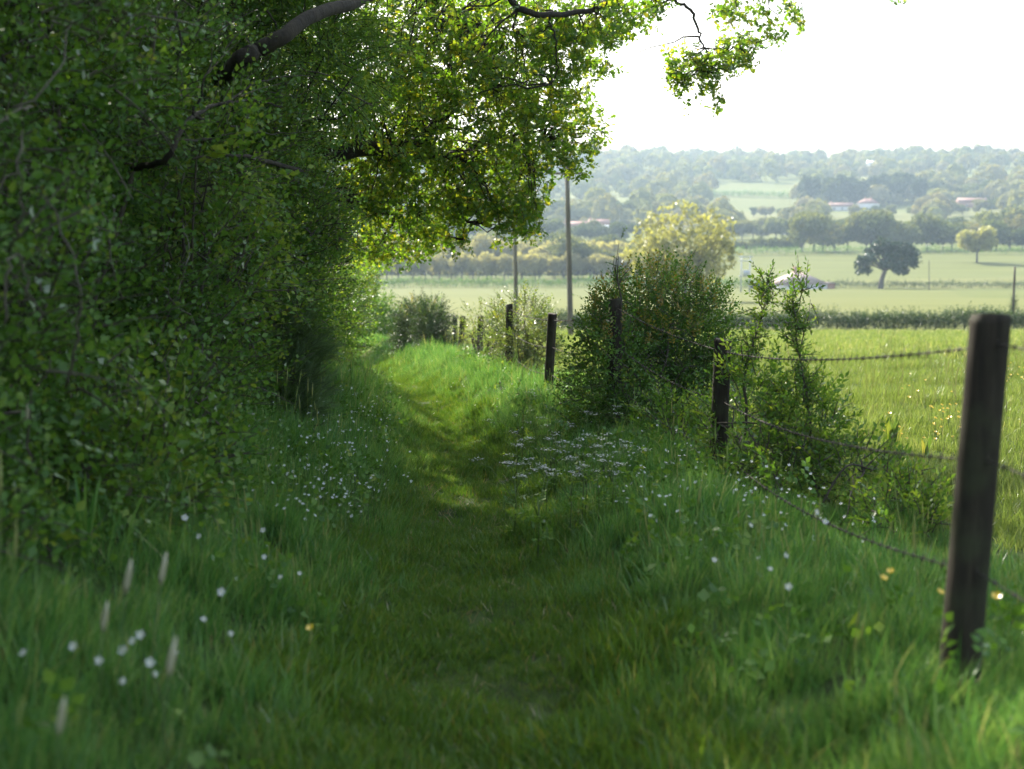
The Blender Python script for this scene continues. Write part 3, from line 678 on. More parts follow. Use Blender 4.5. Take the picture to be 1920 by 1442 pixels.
dd = lambda X, Y: X - path_x(Y)
wob = lambda X, Y: .12 * n2(X, Y, 1.3)
fence_d = 1.45
def strip_pts(n, Y0, Y1, d0, d1, power=1.5):
    Y = Y0 + (Y1 - Y0) * rng.uniform(0, 1, n) ** power; d = rng.uniform(d0, d1, n); return path_x(Y) + d, Y, d
# short turf of the path
X, Y, d = strip_pts(30000, 2.2, 34, -.95, .95)
k = np.abs(d) < np.interp(Y, [5, 9, 14], [.52, .42, .34]) + .33 * rng.uniform(0, 1, len(d)) + wob(X, Y); X, Y, d = X[k], Y[k], np.abs(d[k])
hs = (.82 + .22 * n2(X, Y, 1.7) + .2 * n2(X, Y, 4.1)) * (1 + .7 * np.clip((d - .25) / .5, 0, 1)) * np.where(Y > 12, 1.15, 1) * (1 + .35 * np.clip((5.5 - Y) / 2, 0, 1))
grass('path_grass', X, Y, SHORT, M['pathgrass'], hs, .5, 'short olive turf of the trodden path')
k = rng.uniform(0, 1, len(X)) < .05
STRAW = [tuft(9, .08, .06, .004, 420 + k_, bend=.9, spread=1.6) for k_ in range(4)]
M['straw'] = leaf_mat('straw', [(0, (.16, .12, .06)), (1, (.34, .28, .15))], trans=.2, gloss=.05)
grass('dead_thatch', X[k], Y[k], STRAW, M['straw'], 1.0 + 0 * X[k], .6, 'flattened dead straw among the turf of the path')
# longer grass on both banks
X, Y, d = strip_pts(34000, 2.2, 34, -2.4, 2.6)
k = (np.abs(d) > np.interp(Y, [5, 9, 14], [.34, .28, .22]) + .3 * rng.uniform(0, 1, len(d)) + wob(X, Y)) & (n2(X, Y, 3.3) > -.72); X, Y, d = X[k], Y[k], d[k]; ad = np.abs(d)
hs = (.30 + .42 * np.clip((ad - .35) / 1.0, 0, 1)) * (1 + .34 * n2(X, Y, 1.5) + .34 * n2(X, Y, 4.3) + .55 * np.clip(n2(X + 3, Y, 2.4) - .45, 0, 1)) * np.interp(Y, [11, 15, 24], [1, 1.2, 1.3]) * np.where(d < -1.6, .8, 1) * np.interp(d, [.8, 1.1, 1.5, 2.2], [1, 1.15, .85, .6])
tow = lambda X, Y: np.stack([-np.sign(dd(X, Y)) * .45 * np.clip(1.4 - np.abs(dd(X, Y)), 0, 1), -.15 * np.ones_like(X)], -1)
grass('verge_grass', X, Y, TALL, M['grass'], hs, .6, 'long arching grass on the banks of the path', extra=(SEED, .03, 1.1), toward=tow)
X, Y, d = strip_pts(9000, 28, 62, -3.2, 3.2, 1.0)
grass('verge_grass', X, Y, FARG, M['grass'], np.interp(np.abs(d), [.2, .9], [.45, 1.1]) * (1 + .3 * n2(X, Y, 1.2)), .4, 'rank grass on the banks beyond the bend of the path')
# meadow beyond the fence
def mkeep(X, Y): return (dd(X, Y) > 2.2) & (rng.uniform(0, 1, len(X)) < np.clip(14 / Y, .15, 1))
X, Y = field_pts(74000, 3.5, 34, mkeep)
grass('meadow_grass', X, Y, MIDG, M['meadow'], (.95 + .38 * n2(X, Y, .9) + .2 * n2(X, Y, 2.9)) * np.where(Y > 15, 1.2, 1), .6, 'sunlit meadow grass beyond the fence', extra=(SEED, .035, .8))
def mkeep2(X, Y): return (X > np.interp(Y, [20, 36, 55, 100], [1.0, -.6, -3.5, -8])) & (rng.uniform(0, 1, len(X)) < np.clip(34 / Y, .3, 1))
X, Y = field_pts(52000, 32, 97, mkeep2, 2)
grass('meadow_grass', X, Y, FARG, M['meadow'], 1.0 + .3 * n2(X, Y, .5) + np.clip((Y - 40) / 70, 0, .6), .4, 'paler meadow grass further down the slope', tbias=.12)

# low broad-leaved weeds along the banks
WEED = [spray(5, .10, .05, .75, 400 + k, ang=60, curl=-.2)[0] for k in range(5)]
X, Y = field_pts(34000, 2.2, 26, lambda X, Y: (((dd(X, Y) < -.55) & (dd(X, Y) > -2.1)) | ((dd(X, Y) > .7) & (dd(X, Y) < 2.0))) & (rng.uniform(0, 1, len(X)) < np.clip(8 / Y, .2, .8)) & (n2(X, Y, 1.1) > -.1))
pos = np.stack([X, Y, zt(X, Y) + rng.uniform(0, .26, len(X)) ** 1.0], -1)
V, T, A = scatter(WEED, pos, rotmats(rng.normal(0, .8, pos.shape) + [0, 0, .7]), rng.uniform(.5, 1.2, len(pos)))
tag(mk('bank_weeds', V, T, M['hedge'], tint=A), 'low broad-leaved weeds growing through the bank grass', 'weeds', kind='stuff')

# ------------------------------------------------------------------ flowers
def petals(n, r, cup, notch, seed, w=.55):
    g = np.random.default_rng(seed); mb = MB()
    for k in range(n):
        a = k * 2 * math.pi / n + g.normal(0, .06); c, s = math.cos(a), math.sin(a)
        pts = [(0, 0, 0), (.55 * r, -w * r * .42, cup * .45), (.55 * r, w * r * .42, cup * .45), (r, -w * r * .36, cup), (r * (1 - notch), 0, cup * .9), (r, w * r * .36, cup)]
        mb.add([(x * c - y * s, x * s + y * c, z) for x, y, z in pts], [(0, 1, 2), (1, 3, 4), (1, 4, 2), (2, 4, 5)], .5)
    return mb.get()
def flower(name, label, cat, h, r, n, cup, notch, pm, cm, tilt=.4, group=None, w=.55, seed=1):
    t = thing(name, label, cat, (0, 0, -50), group); g = np.random.default_rng(seed); o0 = np.array([0, 0, -50.0])
    e = np.array([g.normal(0, .1) * h, -.08 * h, h]); b = MB(); b.add(*tube(spline(np.array([(0, 0, 0), e * .5 + (.01, 0, .02), e]), 4) + o0, np.linspace(.0016, .001, 9), 4)); b.mk('stem', M['green_stem'], t)
    V, T, A = petals(n, r, cup, notch, seed, w); ct, stt = math.cos(tilt), math.sin(tilt)
    Rx = np.array([(1, 0, 0), (0, ct, -stt), (0, stt, ct)]); mk('blossom', V @ Rx.T + e + o0, T, pm, t)
    u = np.linspace(0, 2 * math.pi, 7)[:-1]; D = np.vstack([np.stack([np.cos(u) * r * .2, np.sin(u) * r * .2, np.full(6, .0015 + cup * .1)], -1), [(0, 0, .004 + cup * .15)]])
    mk('flower_centre', D @ Rx.T + e + o0, [(i_, (i_ + 1) % 6, 6) for i_ in range(6)], cm, t)
    return t
def place(protos, spots, group, labels):
    used = set()
    for k, (x, y, z) in enumerate(spots):
        pr = protos[k % len(protos)]; lb = labels[k] if isinstance(labels, list) else labels; rz = rng.uniform(-.7, .7)
        if id(pr) not in used:
            used.add(id(pr)); pr.location = (float(x), float(y), float(z)); pr.rotation_euler = (0, 0, rz); pr['label'] = lb; pr['group'] = group
        else: dup(pr, (x, y, z), rz, float(rng.uniform(.85, 1.2)), lb, group)

W_ = [flower('stitchwort', 'x', 'flower', .22 + .05 * k, .0115 + .0012 * k, 5, .003, .38, M['petal'], M['anther'], tilt=.7 + .2 * k, seed=40 + k) for k in range(3)]
near_w = [(345, 1207), (278, 1222), (262, 1240), (305, 1238), (212, 1258), (236, 1272), (250, 1266), (308, 1282), (145, 1257), (68, 1217), (363, 1008), (377, 1020), (516, 1008), (514, 1021), (488, 1060), (540, 1075), (573, 1067),
          (409, 1165), (392, 1150), (448, 1180)]
place(W_, [hit(x, y, .24) for x, y in near_w], 'white flowers out of focus on the near bank', 'small white five-petalled flower on the near hedge bank')
W2 = [dup(w, (0, 0, -50)) for w in W_]
place(W2, [hit(x, y, .26) for x, y in [(1455, 1045), (1478, 1043), (1470, 1130), (1350, 1040), (1560, 1000), (1520, 990), (1640, 965), (1410, 990)]], 'white flowers in the grass by the near post', 'small white flower in the long grass between path and thick near post')
B_ = [flower('buttercup', 'x', 'flower', .28, .0135, 5, .007, .04, M['yellow'], M['yellow'], tilt=.55, w=.95, seed=60 + k) for k in range(2)]
nb = [(603, 1188, 'open yellow buttercup alone in the shaded grass beside the path'), (1657, 1092, 'yellow buttercup, lower one of a pair before the thick post'), (1690, 1086, 'yellow buttercup, higher one of a pair before the thick post'),
      (1757, 1110, 'yellow buttercup against the dark foot of the thick post'), (1890, 1146, 'yellow buttercup out in the grass past the thick post'), (1671, 912, 'orange-yellow buttercup under the middle wire strand'), (1845, 903, 'yellow buttercup half hidden behind the thick post')]
place(B_, [hit(x, y, .26) for x, y, _ in nb], 'buttercups near the path', [l for *_, l in nb])
B2 = [dup(b, (0, 0, -50)) for b in B_]
sp = [hit(x, y, .22) for x, y in zip(rng.normal(1770, 38, 26), rng.normal(795, 18, 26))] + [hit(x, y, .22) for x, y in zip(rng.uniform(1880, 1925, 16), rng.normal(705, 12, 16))] \
    + [hit(x, y, .22) for x, y in zip(rng.uniform(1600, 1920, 22), rng.uniform(690, 840, 22))]
place(B2, sp, 'buttercups scattered over the meadow', 'yellow buttercup among many in the sunlit meadow')
# drifts of small white flowers, too many to count
drift = []
for (px, py, rx, ry, n) in [(600, 880, 70, 45, 150), (660, 830, 60, 60, 150), (620, 770, 70, 40, 130), (690, 760, 50, 40, 110), (560, 900, 60, 30, 60), (680, 920, 40, 30, 50), (1420, 830, 80, 45, 170), (1300, 900, 110, 50, 170), (1220, 820, 70, 40, 80), (1480, 890, 70, 50, 90),
                            (1150, 870, 60, 40, 50), (1540, 960, 60, 30, 40), (800, 720, 60, 30, 40), (960, 740, 60, 40, 50), (720, 700, 30, 30, 30)]:
    n = int(n * .42)
    for x, y in zip(rng.normal(px, rx * .8, n), rng.normal(py, ry * .8, n)): drift.append(hit(x, y, .22) + [0, 0, rng.uniform(.14, .30)])
drift = np.array(drift); P5 = [petals(5, .0105, .003, .35, 70 + k) for k in range(4)]
V, T, A = scatter([(v, t, a) for v, t, a in P5], drift, rotmats(np.tile([0, .7, .6], (len(drift), 1)) + rng.normal(0, .5, drift.shape), .3), rng.uniform(.75, 1.15, len(drift)))
mb = MB()
for p in drift: mb.add(*tube([p - [0, 0, p[2] - float(zt(p[0], p[1]))], p], [.0012, .0008], 3, False))
fo = mk('stitchwort_drift', V, T, M['petal']); tag(fo, 'drifts of tiny white flowers scattered through the bank grass', 'flowers', kind='stuff')
so = mb.mk('stems', M['green_stem'], None); so.parent = fo; so['kind'] = 'stuff'

# cow parsley by the big bush
def cow_parsley(seed):
    g = np.random.default_rng(seed); t = thing('cow_parsley', 'x', 'plant', (0, 0, -50)); o0 = np.array([0, 0, -50.0]); sm = MB(); h = .40
    sm.add(*tube(np.array([(0, 0, 0), (.01, 0, h * .5), (.0, 0, h * .75)]) + o0, [.004, .003, .0025], 5))
    for _ in range(4):
        e = np.array([g.normal(0, .10), g.normal(0, .10), h * g.uniform(.85, 1.1)]); sm.add(*tube(np.array([(0, 0, h * .55), e * .6 + (0, 0, h * .35), e]) + o0, [.002, .0015, .001], 4))
        um = MB()
        for _ in range(14):
            q_ = e + np.array([g.normal(0, .022), g.normal(0, .022), g.normal(.012, .004)]); sm.add(*tube(np.array([e, q_]) + o0, .0006, 3, False))
            V, T, A = petals(5, .006, .001, .1, int(g.integers(1e6))); um.add(V + q_ + o0, T)
        um.mk('umbel', M['petal'], t)
    sm.mk('stem', M['green_stem'], t)
    lf = MB(); n = 10; pp = np.stack([g.normal(0, .03, n), g.normal(0, .03, n), g.uniform(.05, h * .6, n)], -1)
    V, T, A = scatter([x[0] for x in SAP], pp + o0, rotmats(np.stack([g.normal(0, 1, n), g.normal(0, 1, n), np.full(n, .3)], -1)), .7); mk('foliage', V, T, M['haw'], t, tint=A)
    return t
CPs = [cow_parsley(80 + k) for k in range(4)]
sp = [hit(x, y, .36) for x, y in zip(rng.normal(1020, 50, 12), rng.normal(830, 45, 12))] + [hit(x, y, .36) for x, y in zip(rng.normal(1120, 40, 5), rng.normal(870, 25, 5))]
place(CPs, sp, 'cow parsley beside the big fence bush', 'cow parsley with flat white flower heads in the bank grass by the big bush')

# pale grass seed heads close to the camera, bright blades, dock, bluebells
def foxtail():
    t = thing('foxtail_grass', 'x', 'grass stem', (0, 0, -50)); o0 = np.array([0, 0, -50.0]); b = MB(); b.add(*tube(np.array([(0, 0, 0), (.01, 0, .25), (.03, -.01, .42)]) + o0, .0014, 4)); b.mk('stem', M['green_stem'], t)
    b = MB(); b.add(*tube(np.array([(.03, -.01, .41), (.033, -.01, .43), (.04, -.01, .46), (.045, -.012, .485)]) + o0, [.003, .0075, .0065, .002], 7)); b.mk('seed_head', M['seed'], t); return t
fx = foxtail()
place([fx], [hit(x, y, .44) for x, y in [(172, 1160), (212, 1140), (275, 1120), (284, 1300), (85, 1345), (40, 800)]], 'blurred seed heads close to the hedge', 'pale cylindrical grass seed head blurred among the near bank grass')
def blades(name, label, cat, base, n, L, w, mat, seed):
    g = np.random.default_rng(seed); b0 = np.array(base); t = thing(name, label, cat, b0); 
    for _ in range(n):
        b = MB(); az = g.uniform(0, 6.283); le = np.array([math.cos(az), math.sin(az), 0]) * g.uniform(.05, .3); h = L * g.uniform(.6, 1.05); V = []; wd = np.array([1, g.normal(0, .3), 0]) * w * .5
        for tt, ww in zip((0, .25, .5, .75, 1), (.6, .95, 1, .7, .03)):
            c = b0 + le * h * (tt + tt * tt) * .6 + np.array([0, 0, h * (tt - .12 * tt * tt)]) - [0, 0, .02]; V += [c - wd * ww, c + np.array([0, w * .12, 0]), c + wd * ww]
        Tt = []
        for i_ in range(4):
            for j in range(2): a = i_ * 3 + j; Tt += [(a, a + 1, a + 4), (a, a + 4, a + 3)]
        b.add(V, Tt, g.uniform()); b.mk('leaf_blade', mat, t)
    return t
blades('broad_grass', 'single bright upright blade glowing at the hedge foot', 'grass blade', hit(392, 955, .0), 2, .24, .022, M['pale'], 1)
blades('iris_clump', 'clump of long sword-like leaves in front of the dark hedge', 'plant', hit(160, 1060, .0), 7, .42, .018, M['grass'], 2)
blades('dock_plant', 'upright clump of broad dock leaves in the sunlit meadow', 'plant', hit(1672, 850, .0), 7, .42, .05, M['pale'], 3)
blades('dock_plant', 'small upright dock leaf standing beside the bigger dock clump', 'plant', hit(1735, 860, .0), 2, .34, .04, M['pale'], 5)
blades('reed_clump', 'tuft of thin upright rushes on the bank near the bend', 'plant', hit(688, 725, .0), 22, .55, .012, M['grass'], 4)

# orange withered sprigs in the hedge
for k, (px, py, Y, lb) in enumerate([(440, 497, 9.9, 'withered orange sprig caught high in the hedge'), (545, 590, 10.6, 'withered orange sprig hanging by the fine-needled bush')]):
    c = P(px, py, Y); pp = c + rng.normal(0, .025, (4, 3)); V, T, A = scatter([x[0] for x in SAP], pp, rotmats(rng.normal(0, 1, (4, 3))), .5)
    tag(mk('withered_sprig', V, T, M['orange'], tint=A, loc=c), lb, 'sprig')

# ------------------------------------------------------------------ fence
def fence_post(px_top, py_top, Y, r, label, lean=(0, 0), h=1.05, seed=0):
    top = P(px_top, py_top, Y); g = np.random.default_rng(seed); b = np.array([top[0] - lean[0] * h, top[1] - lean[1] * h, 0]); b[2] = float(zt(b[0], b[1]))
    hh = top[2] - b[2]; t = thing('fence_post', label, 'fence post', b, 'posts of the field fence'); n = 28
    zs = np.array([-.25, 0, .3 * hh, .6 * hh, .85 * hh, hh - .012, hh]); V = []; ang = np.arange(n) * 2 * math.pi / n
    rr = r * (1 + .035 * np.sin(3 * ang + g.uniform(0, 6)) + .02 * np.sin(7 * ang + g.uniform(0, 6)) - .09 * np.exp(-((ang - g.uniform(0.5, 5.5)) / .09) ** 2))
    for z, k in zip(zs, (1.05, 1.04, 1.02, 1.0, .99, .985, .93)):
        c = b + (top - b) * (z / hh); V.append(np.stack([c[0] + rr * k * np.cos(ang), c[1] + rr * k * np.sin(ang), np.full(n, c[2]) + (.010 * np.cos(ang + g.uniform(0, 6)) if z > hh - .1 else 0)], -1))
    V = np.concatenate(V); T = []
    for i_ in range(len(zs) - 1):
        for j in range(n): a, c = i_ * n + j, i_ * n + (j + 1) % n; T += [(a, c, c + n), (a, c + n, a + n)]
    V = np.vstack([V, top]); m_ = (len(zs) - 1) * n; T += [(m_ + j, m_ + (j + 1) % n, len(V) - 1) for j in range(n)]
    mk('shaft', V, T, M['post'], t)
    at = []
    for dz in (.075, .40, .72):
        c = b + (top - b) * ((hh - dz) / hh); q_ = c + np.array([.25 * r, -r * 1.02, 0]); at.append(q_)
        s_ = MB(); s_.add(*tube([q_ + (-.006, .01, .012), q_ + (-.006, -.004, .012), q_ + (-.006, -.004, -.012), q_ + (-.006, .01, -.012)], .0018, 5)); s_.mk('staple', M['metal'], t)
    return t, at
posts = [fence_post(1857, 592, 3.95, .056, 'thick dark post standing close by, tall above the grass', lean=(.05, 0), seed=1),
         fence_post(1355, 637, 9.2, .056, 'post with a lit grey edge, beside the slim sapling', lean=(.02, 0), seed=2),
         fence_post(1153, 560, 12.2, .055, 'dark post swallowed by the big rounded bush', lean=(.01, 0), seed=3, h=1.25),
         fence_post(1036, 588, 17.0, .056, 'clean post in the open between the airy bush and the big bush', lean=(.05, 0), seed=4),
         fence_post(955, 570, 21.0, .055, 'post hidden in the airy sunlit bush', seed=5),
         fence_post(901, 593, 26.0, .055, 'dark post among straggly bare stems', lean=(.02, 0), seed=6),
         fence_post(868, 593, 29.0, .057, 'grey post leaning a little, in front of the square-ended bush', lean=(.06, 0), seed=7),
         fence_post(853, 592, 34.0, .057, 'shorter dark post against the square-ended bush', seed=8),
         fence_post(732, 594, 52.0, .055, 'pale thin stake leaning over at the bend of the path', lean=(-.14, 0), seed=9, h=.9)]
# three strands of barbed wire, stapled from post to post
start = [np.array([2.05, -.8, posts[0][1][k][2] + .18]) for k in range(3)]
lab = ['top strand of rusty barbed wire along the posts', 'middle strand of barbed wire sagging between the posts', 'lowest strand of barbed wire running through the grass']
for k in range(3):
    run = [start[k]] + [p[1][k] for p in posts]; pts = []
    for a, b in zip(run[:-1], run[1:]):
        t_ = np.linspace(0, 1, 25)[:-1, None]; s_ = a + (b - a) * t_; s_[:, 2] -= (.02 + .012 * k) * np.linalg.norm(b - a) ** .5 * 4 * (t_ * (1 - t_))[:, 0]; pts.append(s_)
    pts = np.concatenate(pts + [run[-1][None]]); t = thing('barbed_wire', lab[k], 'barbed wire', run[1], 'strands of barbed wire')
    L_ = np.concatenate([[0], np.cumsum(np.linalg.norm(np.diff(pts, axis=0), axis=1))]); b = MB(); dense = np.arange(0, min(L_[-1], 34), .03)
    c = np.stack([np.interp(dense, L_, pts[:, j]) for j in range(3)], -1); tw = dense * 60
    for ph in (0, math.pi): b.add(*tube(c + np.stack([0 * tw, .002 * np.cos(tw + ph), .002 * np.sin(tw + ph)], -1), .0018, 4))
    b.mk('strand', M['metal'], t)
    b = MB()
    for s0 in np.arange(.05, min(L_[-1], 24), .11):
        c0 = np.array([np.interp(s0, L_, pts[:, j]) for j in range(3)])
        for a0 in (rng.uniform(0, 3.14), rng.uniform(0, 3.14)):
            e = np.array([.004, math.cos(a0) * .016, math.sin(a0) * .016]); b.add(*tube([c0 - e, c0 + e], .0016, 4))
        b.add(*tube([c0 - (.007, 0, 0), c0 + (.007, 0, 0)], .0045, 5))
    o = b.mk('barbs', M['metal'], t); o['kind'] = 'stuff'

# ------------------------------------------------------------------ utility poles
def utility_pole(px_base, px_top, py_top, Y, label, arm=True, r=.13, ivy=False):
    X = X_at(px_base, Y); b = np.array([X, Y, float(zt(X, Y))]); top = P(px_top, py_top, Y)
    t = thing('utility_pole', label, 'utility pole', b, 'wooden utility poles'); m_ = MB(); m_.add(*tube(np.linspace(b - [0, 0, .3], top, 6), np.linspace(r, r * .72, 6), 12)); m_.mk('pole_shaft', M['pole'], t, smooth=True)
    if arm:
        m_ = MB(); V, T = box(-.75, .75, -.05, .05, -.06, .06); m_.add(V + top - [-.0, r + .01, .35], T); m_.mk('cross_arm', M['pole'], t)
        for sx in (-.65, -.1, .65):
            m_ = MB(); c = top + [sx, -r - .01, -.29]; m_.add(*tube([c, c + [0, 0, .05], c + [0, 0, .1], c + [0, 0, .16]], [.02, .05, .055, .02], 8)); m_.mk('insulator', M['white'], t)
    if ivy:
        n = 420; z = rng.uniform(0, .55, n) ** 1.3; pp = b + (top - b) * z[:, None] + rng.normal(0, .16, (n, 3)) * (1.1 - z[:, None]); V, T, A = scatter([x[0] for x in HAW], pp, rotmats(rng.normal(0, 1, (n, 3))), 1.6); mk('ivy', V, T, M['dark'], t, tint=A)
    return t, top
up1, t1 = utility_pole(1071, 1063, 312, 72, 'taller utility pole rising through the drooping oak leaves', r=.15)
up2, t2 = utility_pole(969, 964, 360, 92, 'utility pole whose top is lost in the oak crown', r=.15)
utility_pole(1742, 1742, 487, 330, 'thin bare pole standing on the field edge past the cedar', arm=False, r=.11)
utility_pole(1901, 1903, 500, 118, 'ivy-covered pole by the trimmed hedge', arm=False, r=.12, ivy=True)
def pylon():
    b = np.array([X_at(1397, 300), 300, 0]); b[2] = float(zt(b[0], b[1])); t = thing('transformer_pole', 'pale twin-legged transformer pole beside the big ash', 'utility pole', b)
    for sx in (-.9, .9):
        m_ = MB(); m_.add(*tube([b + [sx, 0, -.2], b + [sx, 0, 4], b + [sx, 0, 7.6]], [.17, .15, .13], 8)); m_.mk('leg', M['grey'], t)
    for z in (3.4, 6.6, 7.4):
        m_ = MB(); V, T = box(-1.5, 1.5, -.3, -.16, z - .1, z + .1); m_.add(V + b, T); m_.mk('cross_arm', M['grey'], t)
    m_ = MB(); V, T = box(-.6, .6, -.9, -.31, 3.52, 4.7); m_.add(V + b, T); m_.mk('transformer', M['grey'], t)
pylon()

# ------------------------------------------------------------------ trimmed field hedges (long low things)
def field_hedge(label, ptsXY, h, w, n, mat, tm=BRA, sc=2.0, core=True):
    pts = np.array(ptsXY, float); L_ = np.concatenate([[0], np.cumsum(np.linalg.norm(np.diff(pts, axis=0), axis=1))]); s_ = rng.uniform(0, L_[-1], n)
    X = np.interp(s_, L_, pts[:, 0]); Y = np.interp(s_, L_, pts[:, 1]); o = rng.uniform(-1, 1, n); hh = h * (1 + .14 * n2(X, Y, .35)); zz = hh * np.sqrt(rng.uniform(0, 1, n)) * (1 - .25 * o ** 2)
    Yp = Y + o * w * .5; pos = np.stack([X, Yp, zt(X, Yp) + zz], -1); mid = (pts[0] + pts[-1]) / 2
    t = thing('field_hedge', label, 'hedge', (mid[0], mid[1], float(zt(mid[0], mid[1]))), 'clipped hedges between the fields')
    d = np.stack([rng.normal(0, .6, n), o * 1.2 + rng.normal(0, .4, n), rng.normal(.4, .5, n)], -1)
    V, T, A = scatter([x[0] for x in tm], pos, rotmats(d), sc * rng.uniform(.7, 1.3, n)); mk('foliage', V, T, mat, t, tint=A)
    b = MB()
    for s0 in np.arange(.5, L_[-1], max(.7, L_[-1] / 150)):
        x, y = np.interp(s0, L_, pts[:, 0]), np.interp(s0, L_, pts[:, 1]); z = float(zt(x, y)); b.add(*tube([(x, y, z - .1), (x + rng.normal(0, .1), y, z + h * .5), (x + rng.normal(0, .2), y, z + h * .85)], [.05, .04, .02], 4))
    b.mk('stems', M['twig'], t)
field_hedge('long clipped dark hedge along the foot of the sunlit meadow', [(X_at(1000, 99), 99), (X_at(1400, 100), 100), (X_at(2300, 101), 101)], 1.3, 1.4, 12000, M['dark'])
field_hedge('clipped hedge below the row of pale trees', [(X_at(560, 352), 352), (X_at(1080, 352), 352), (X_at(1420, 350), 350)], 2.0, 2.5, 5000, M['hedge'], sc=4)
field_hedge('low dark hedge beneath the leaning cedar, beyond the bungalow', [(X_at(1420, 349), 349), (X_at(2050, 345), 345)], 1.6, 2, 3000, M['dark'], sc=3.5)
field_hedge('dark hedge at the top of the bright sloping field', [(X_at(1360, 500), 500), (X_at(1740, 508), 508), (X_at(2050, 500), 500)], 2.5, 3, 2400, M['hedge'], sc=5)
field_hedge('distant hedge across the pale upper field', [(X_at(1330, 1050), 1050), (X_at(1500, 1030), 1030)], 4, 5, 900, M['hedge'], sc=9)

# ------------------------------------------------------------------ trees of the valley
QUAD = (np.array([(-.5, -.35, 0), (.5, -.42, .12), (.42, .45, -.05), (-.38, .5, .15)]), np.array([(0, 1, 2), (0, 2, 3)]))
CLUMP = []
for k in range(6):
    g = np.random.default_rng(500 + k); mb = MB()
    for _ in range(7):
        d = np.array([[0, 1.0, 0]]) + g.normal(0, .45, (1, 3)); Rq = rotmats(d, 1)[0][:, [0, 2, 1]]; s0 = g.uniform(.35, .6); mb.add((QUAD[0] * s0) @ Rq.T + g.normal(0, .38, 3) * (1, .5, 1), QUAD[1], g.uniform())
    CLUMP.append(mb.get())
def tree_proto(name, mat, h, rx, rz, trunk_h, nclump, cs, seed, lobes=9, lean=0.0, barkmat='farbark', label='x', cat='tree', tiers=False, vis_limbs=5, tr=None, sk=.8, nz=.35, lr=(.34, .5), given=None):
    g = np.random.default_rng(seed); t = thing(name, label, cat, (0, 0, -80)); o0 = np.array([0, 0, -80.0]); cz = h - rz
    lo = []
    for k in range(lobes):
        a = g.uniform(0, 6.283); u = g.uniform(-.75, .8); f = math.sqrt(1 - u * u) * g.uniform(.35, .72)
        lo.append((math.cos(a) * rx * f + lean * .8, math.sin(a) * rx * f, cz + u * rz * .68, rx * g.uniform(*lr), rx * g.uniform(*lr), rz * (.16 if tiers else g.uniform(.3, .44))))
    lo = np.array(given if given else lo); p, nr = ell_points(lo, nclump, .55, 1.05, .6); kk = n3(p + seed, 6 / rx) > -sk; p, nr = p[kk], nr[kk]
    V, T, A = scatter(CLUMP, p + o0, rotmats(nr + rng.normal(0, nz, p.shape) + [0, 0, .2]), cs * rng.uniform(.7, 1.3, len(p)), tspread=.6); mk('crown', V, T, mat, t, tint=A)
    r0 = tr or h * .028; b = MB(); fork = np.array([lean * .5, 0, trunk_h]); b.add(*tube(spline(np.array([(0, 0, -.4), (lean * .15, 0, trunk_h * .5), fork]), 4) + o0, np.linspace(r0 * 1.25, r0 * .8, 9), 8))
    for l_ in lo[:vis_limbs + 2]:
        m_ = fork * .5 + l_[:3] * .5 + g.normal(0, .05 * rx, 3) + (0, 0, .08 * rz); b.add(*tube(spline(np.array([fork - (0, 0, .1), m_, l_[:3] + (0, 0, .2 * l_[5])]), 5) + o0, np.linspace(r0 * .62, r0 * .12, 11), 6))
        for _ in range(4):
            q0 = m_ + (l_[:3] - m_) * g.uniform(); q1 = q0 + g.normal(0, .22 * rx, 3) + (0, 0, .1 * rz); b.add(*tube(wig(q0, q1, 5, .1, seed=seed) + o0, np.linspace(r0 * .2, r0 * .05, 5), 4))
    b.mk('trunk', M[barkmat], t); return t

def plant(proto, X, Y, sc=1.0, rz=0.0, label=None, group=None, first=False, sink=0.0):
    loc = (X, Y, float(zt(X, Y)) - sink)
    if first:
        proto.location = loc; proto.rotation_euler = (0, 0, rz); proto.scale = (sc, sc, sc)
        if label: proto['label'] = label
        if group: proto['group'] = group
        return proto
    return dup(proto, loc, rz, sc, label, group)

ash = tree_proto('ash_tree', M['ash'], 15.6, 9.6, 6.8, 3.6, 3000, .6, 21, lobes=30, vis_limbs=14, tr=.40, sk=.1, nz=.8, lr=(.2, .36))
plant(ash, X_at(1283, 212), 212, 1.0, .4, 'large airy yellow-leaved ash standing alone behind the fence bush', first=True)
CED = [(-3.9, .5, 4.4, 1.5, 1.4, .6), (-3.4, -.8, 7.2, 2.1, 2, .85), (-4.4, 1, 6.0, 1.4, 1.4, .6), (.4, 0, 10.6, 2.2, 2, 1.3), (-1.2, 1.5, 9.2, 2, 2, .9), (5.4, .4, 9.6, 2.3, 2.2, 1.2), (7.4, 0, 8.0, 1.6, 1.6, .9),
       (6.6, -1, 6.6, 2.2, 2, 1.1), (2.6, 0, 8.2, 2.8, 2.6, 1.0), (5.3, 1, 4.3, 1.8, 1.7, .6), (1.5, -1.6, 6.2, 2.2, 2, .8), (3.6, -2, 5.6, 1.9, 1.8, .7), (3, 2.4, 9.8, 1.8, 1.8, .8)]
ced = tree_proto('cedar_tree', M['cedar'], 13.2, 7.0, 5.2, 4.6, 1500, 1.0, 33, lobes=26, lean=2.2, tiers=True, vis_limbs=9, tr=.6, barkmat='farbark', sk=.25, nz=.8, given=CED)
plant(ced, X_at(1650, 346), 346, 1.0, .0, 'dark leaning cedar with flat tiers, standing on the field hedge', first=True)
yel = tree_proto('maple_tree', M['ash'], 12.5, 7.4, 5.0, 3.2, 1900, .8, 44, lobes=22, vis_limbs=6, sk=.7, nz=.8, lr=(.24, .4))
plant(yel, X_at(1829, 470), 470, 1.0, .8, 'round yellow-green tree alone at the top of the bright field', first=True)

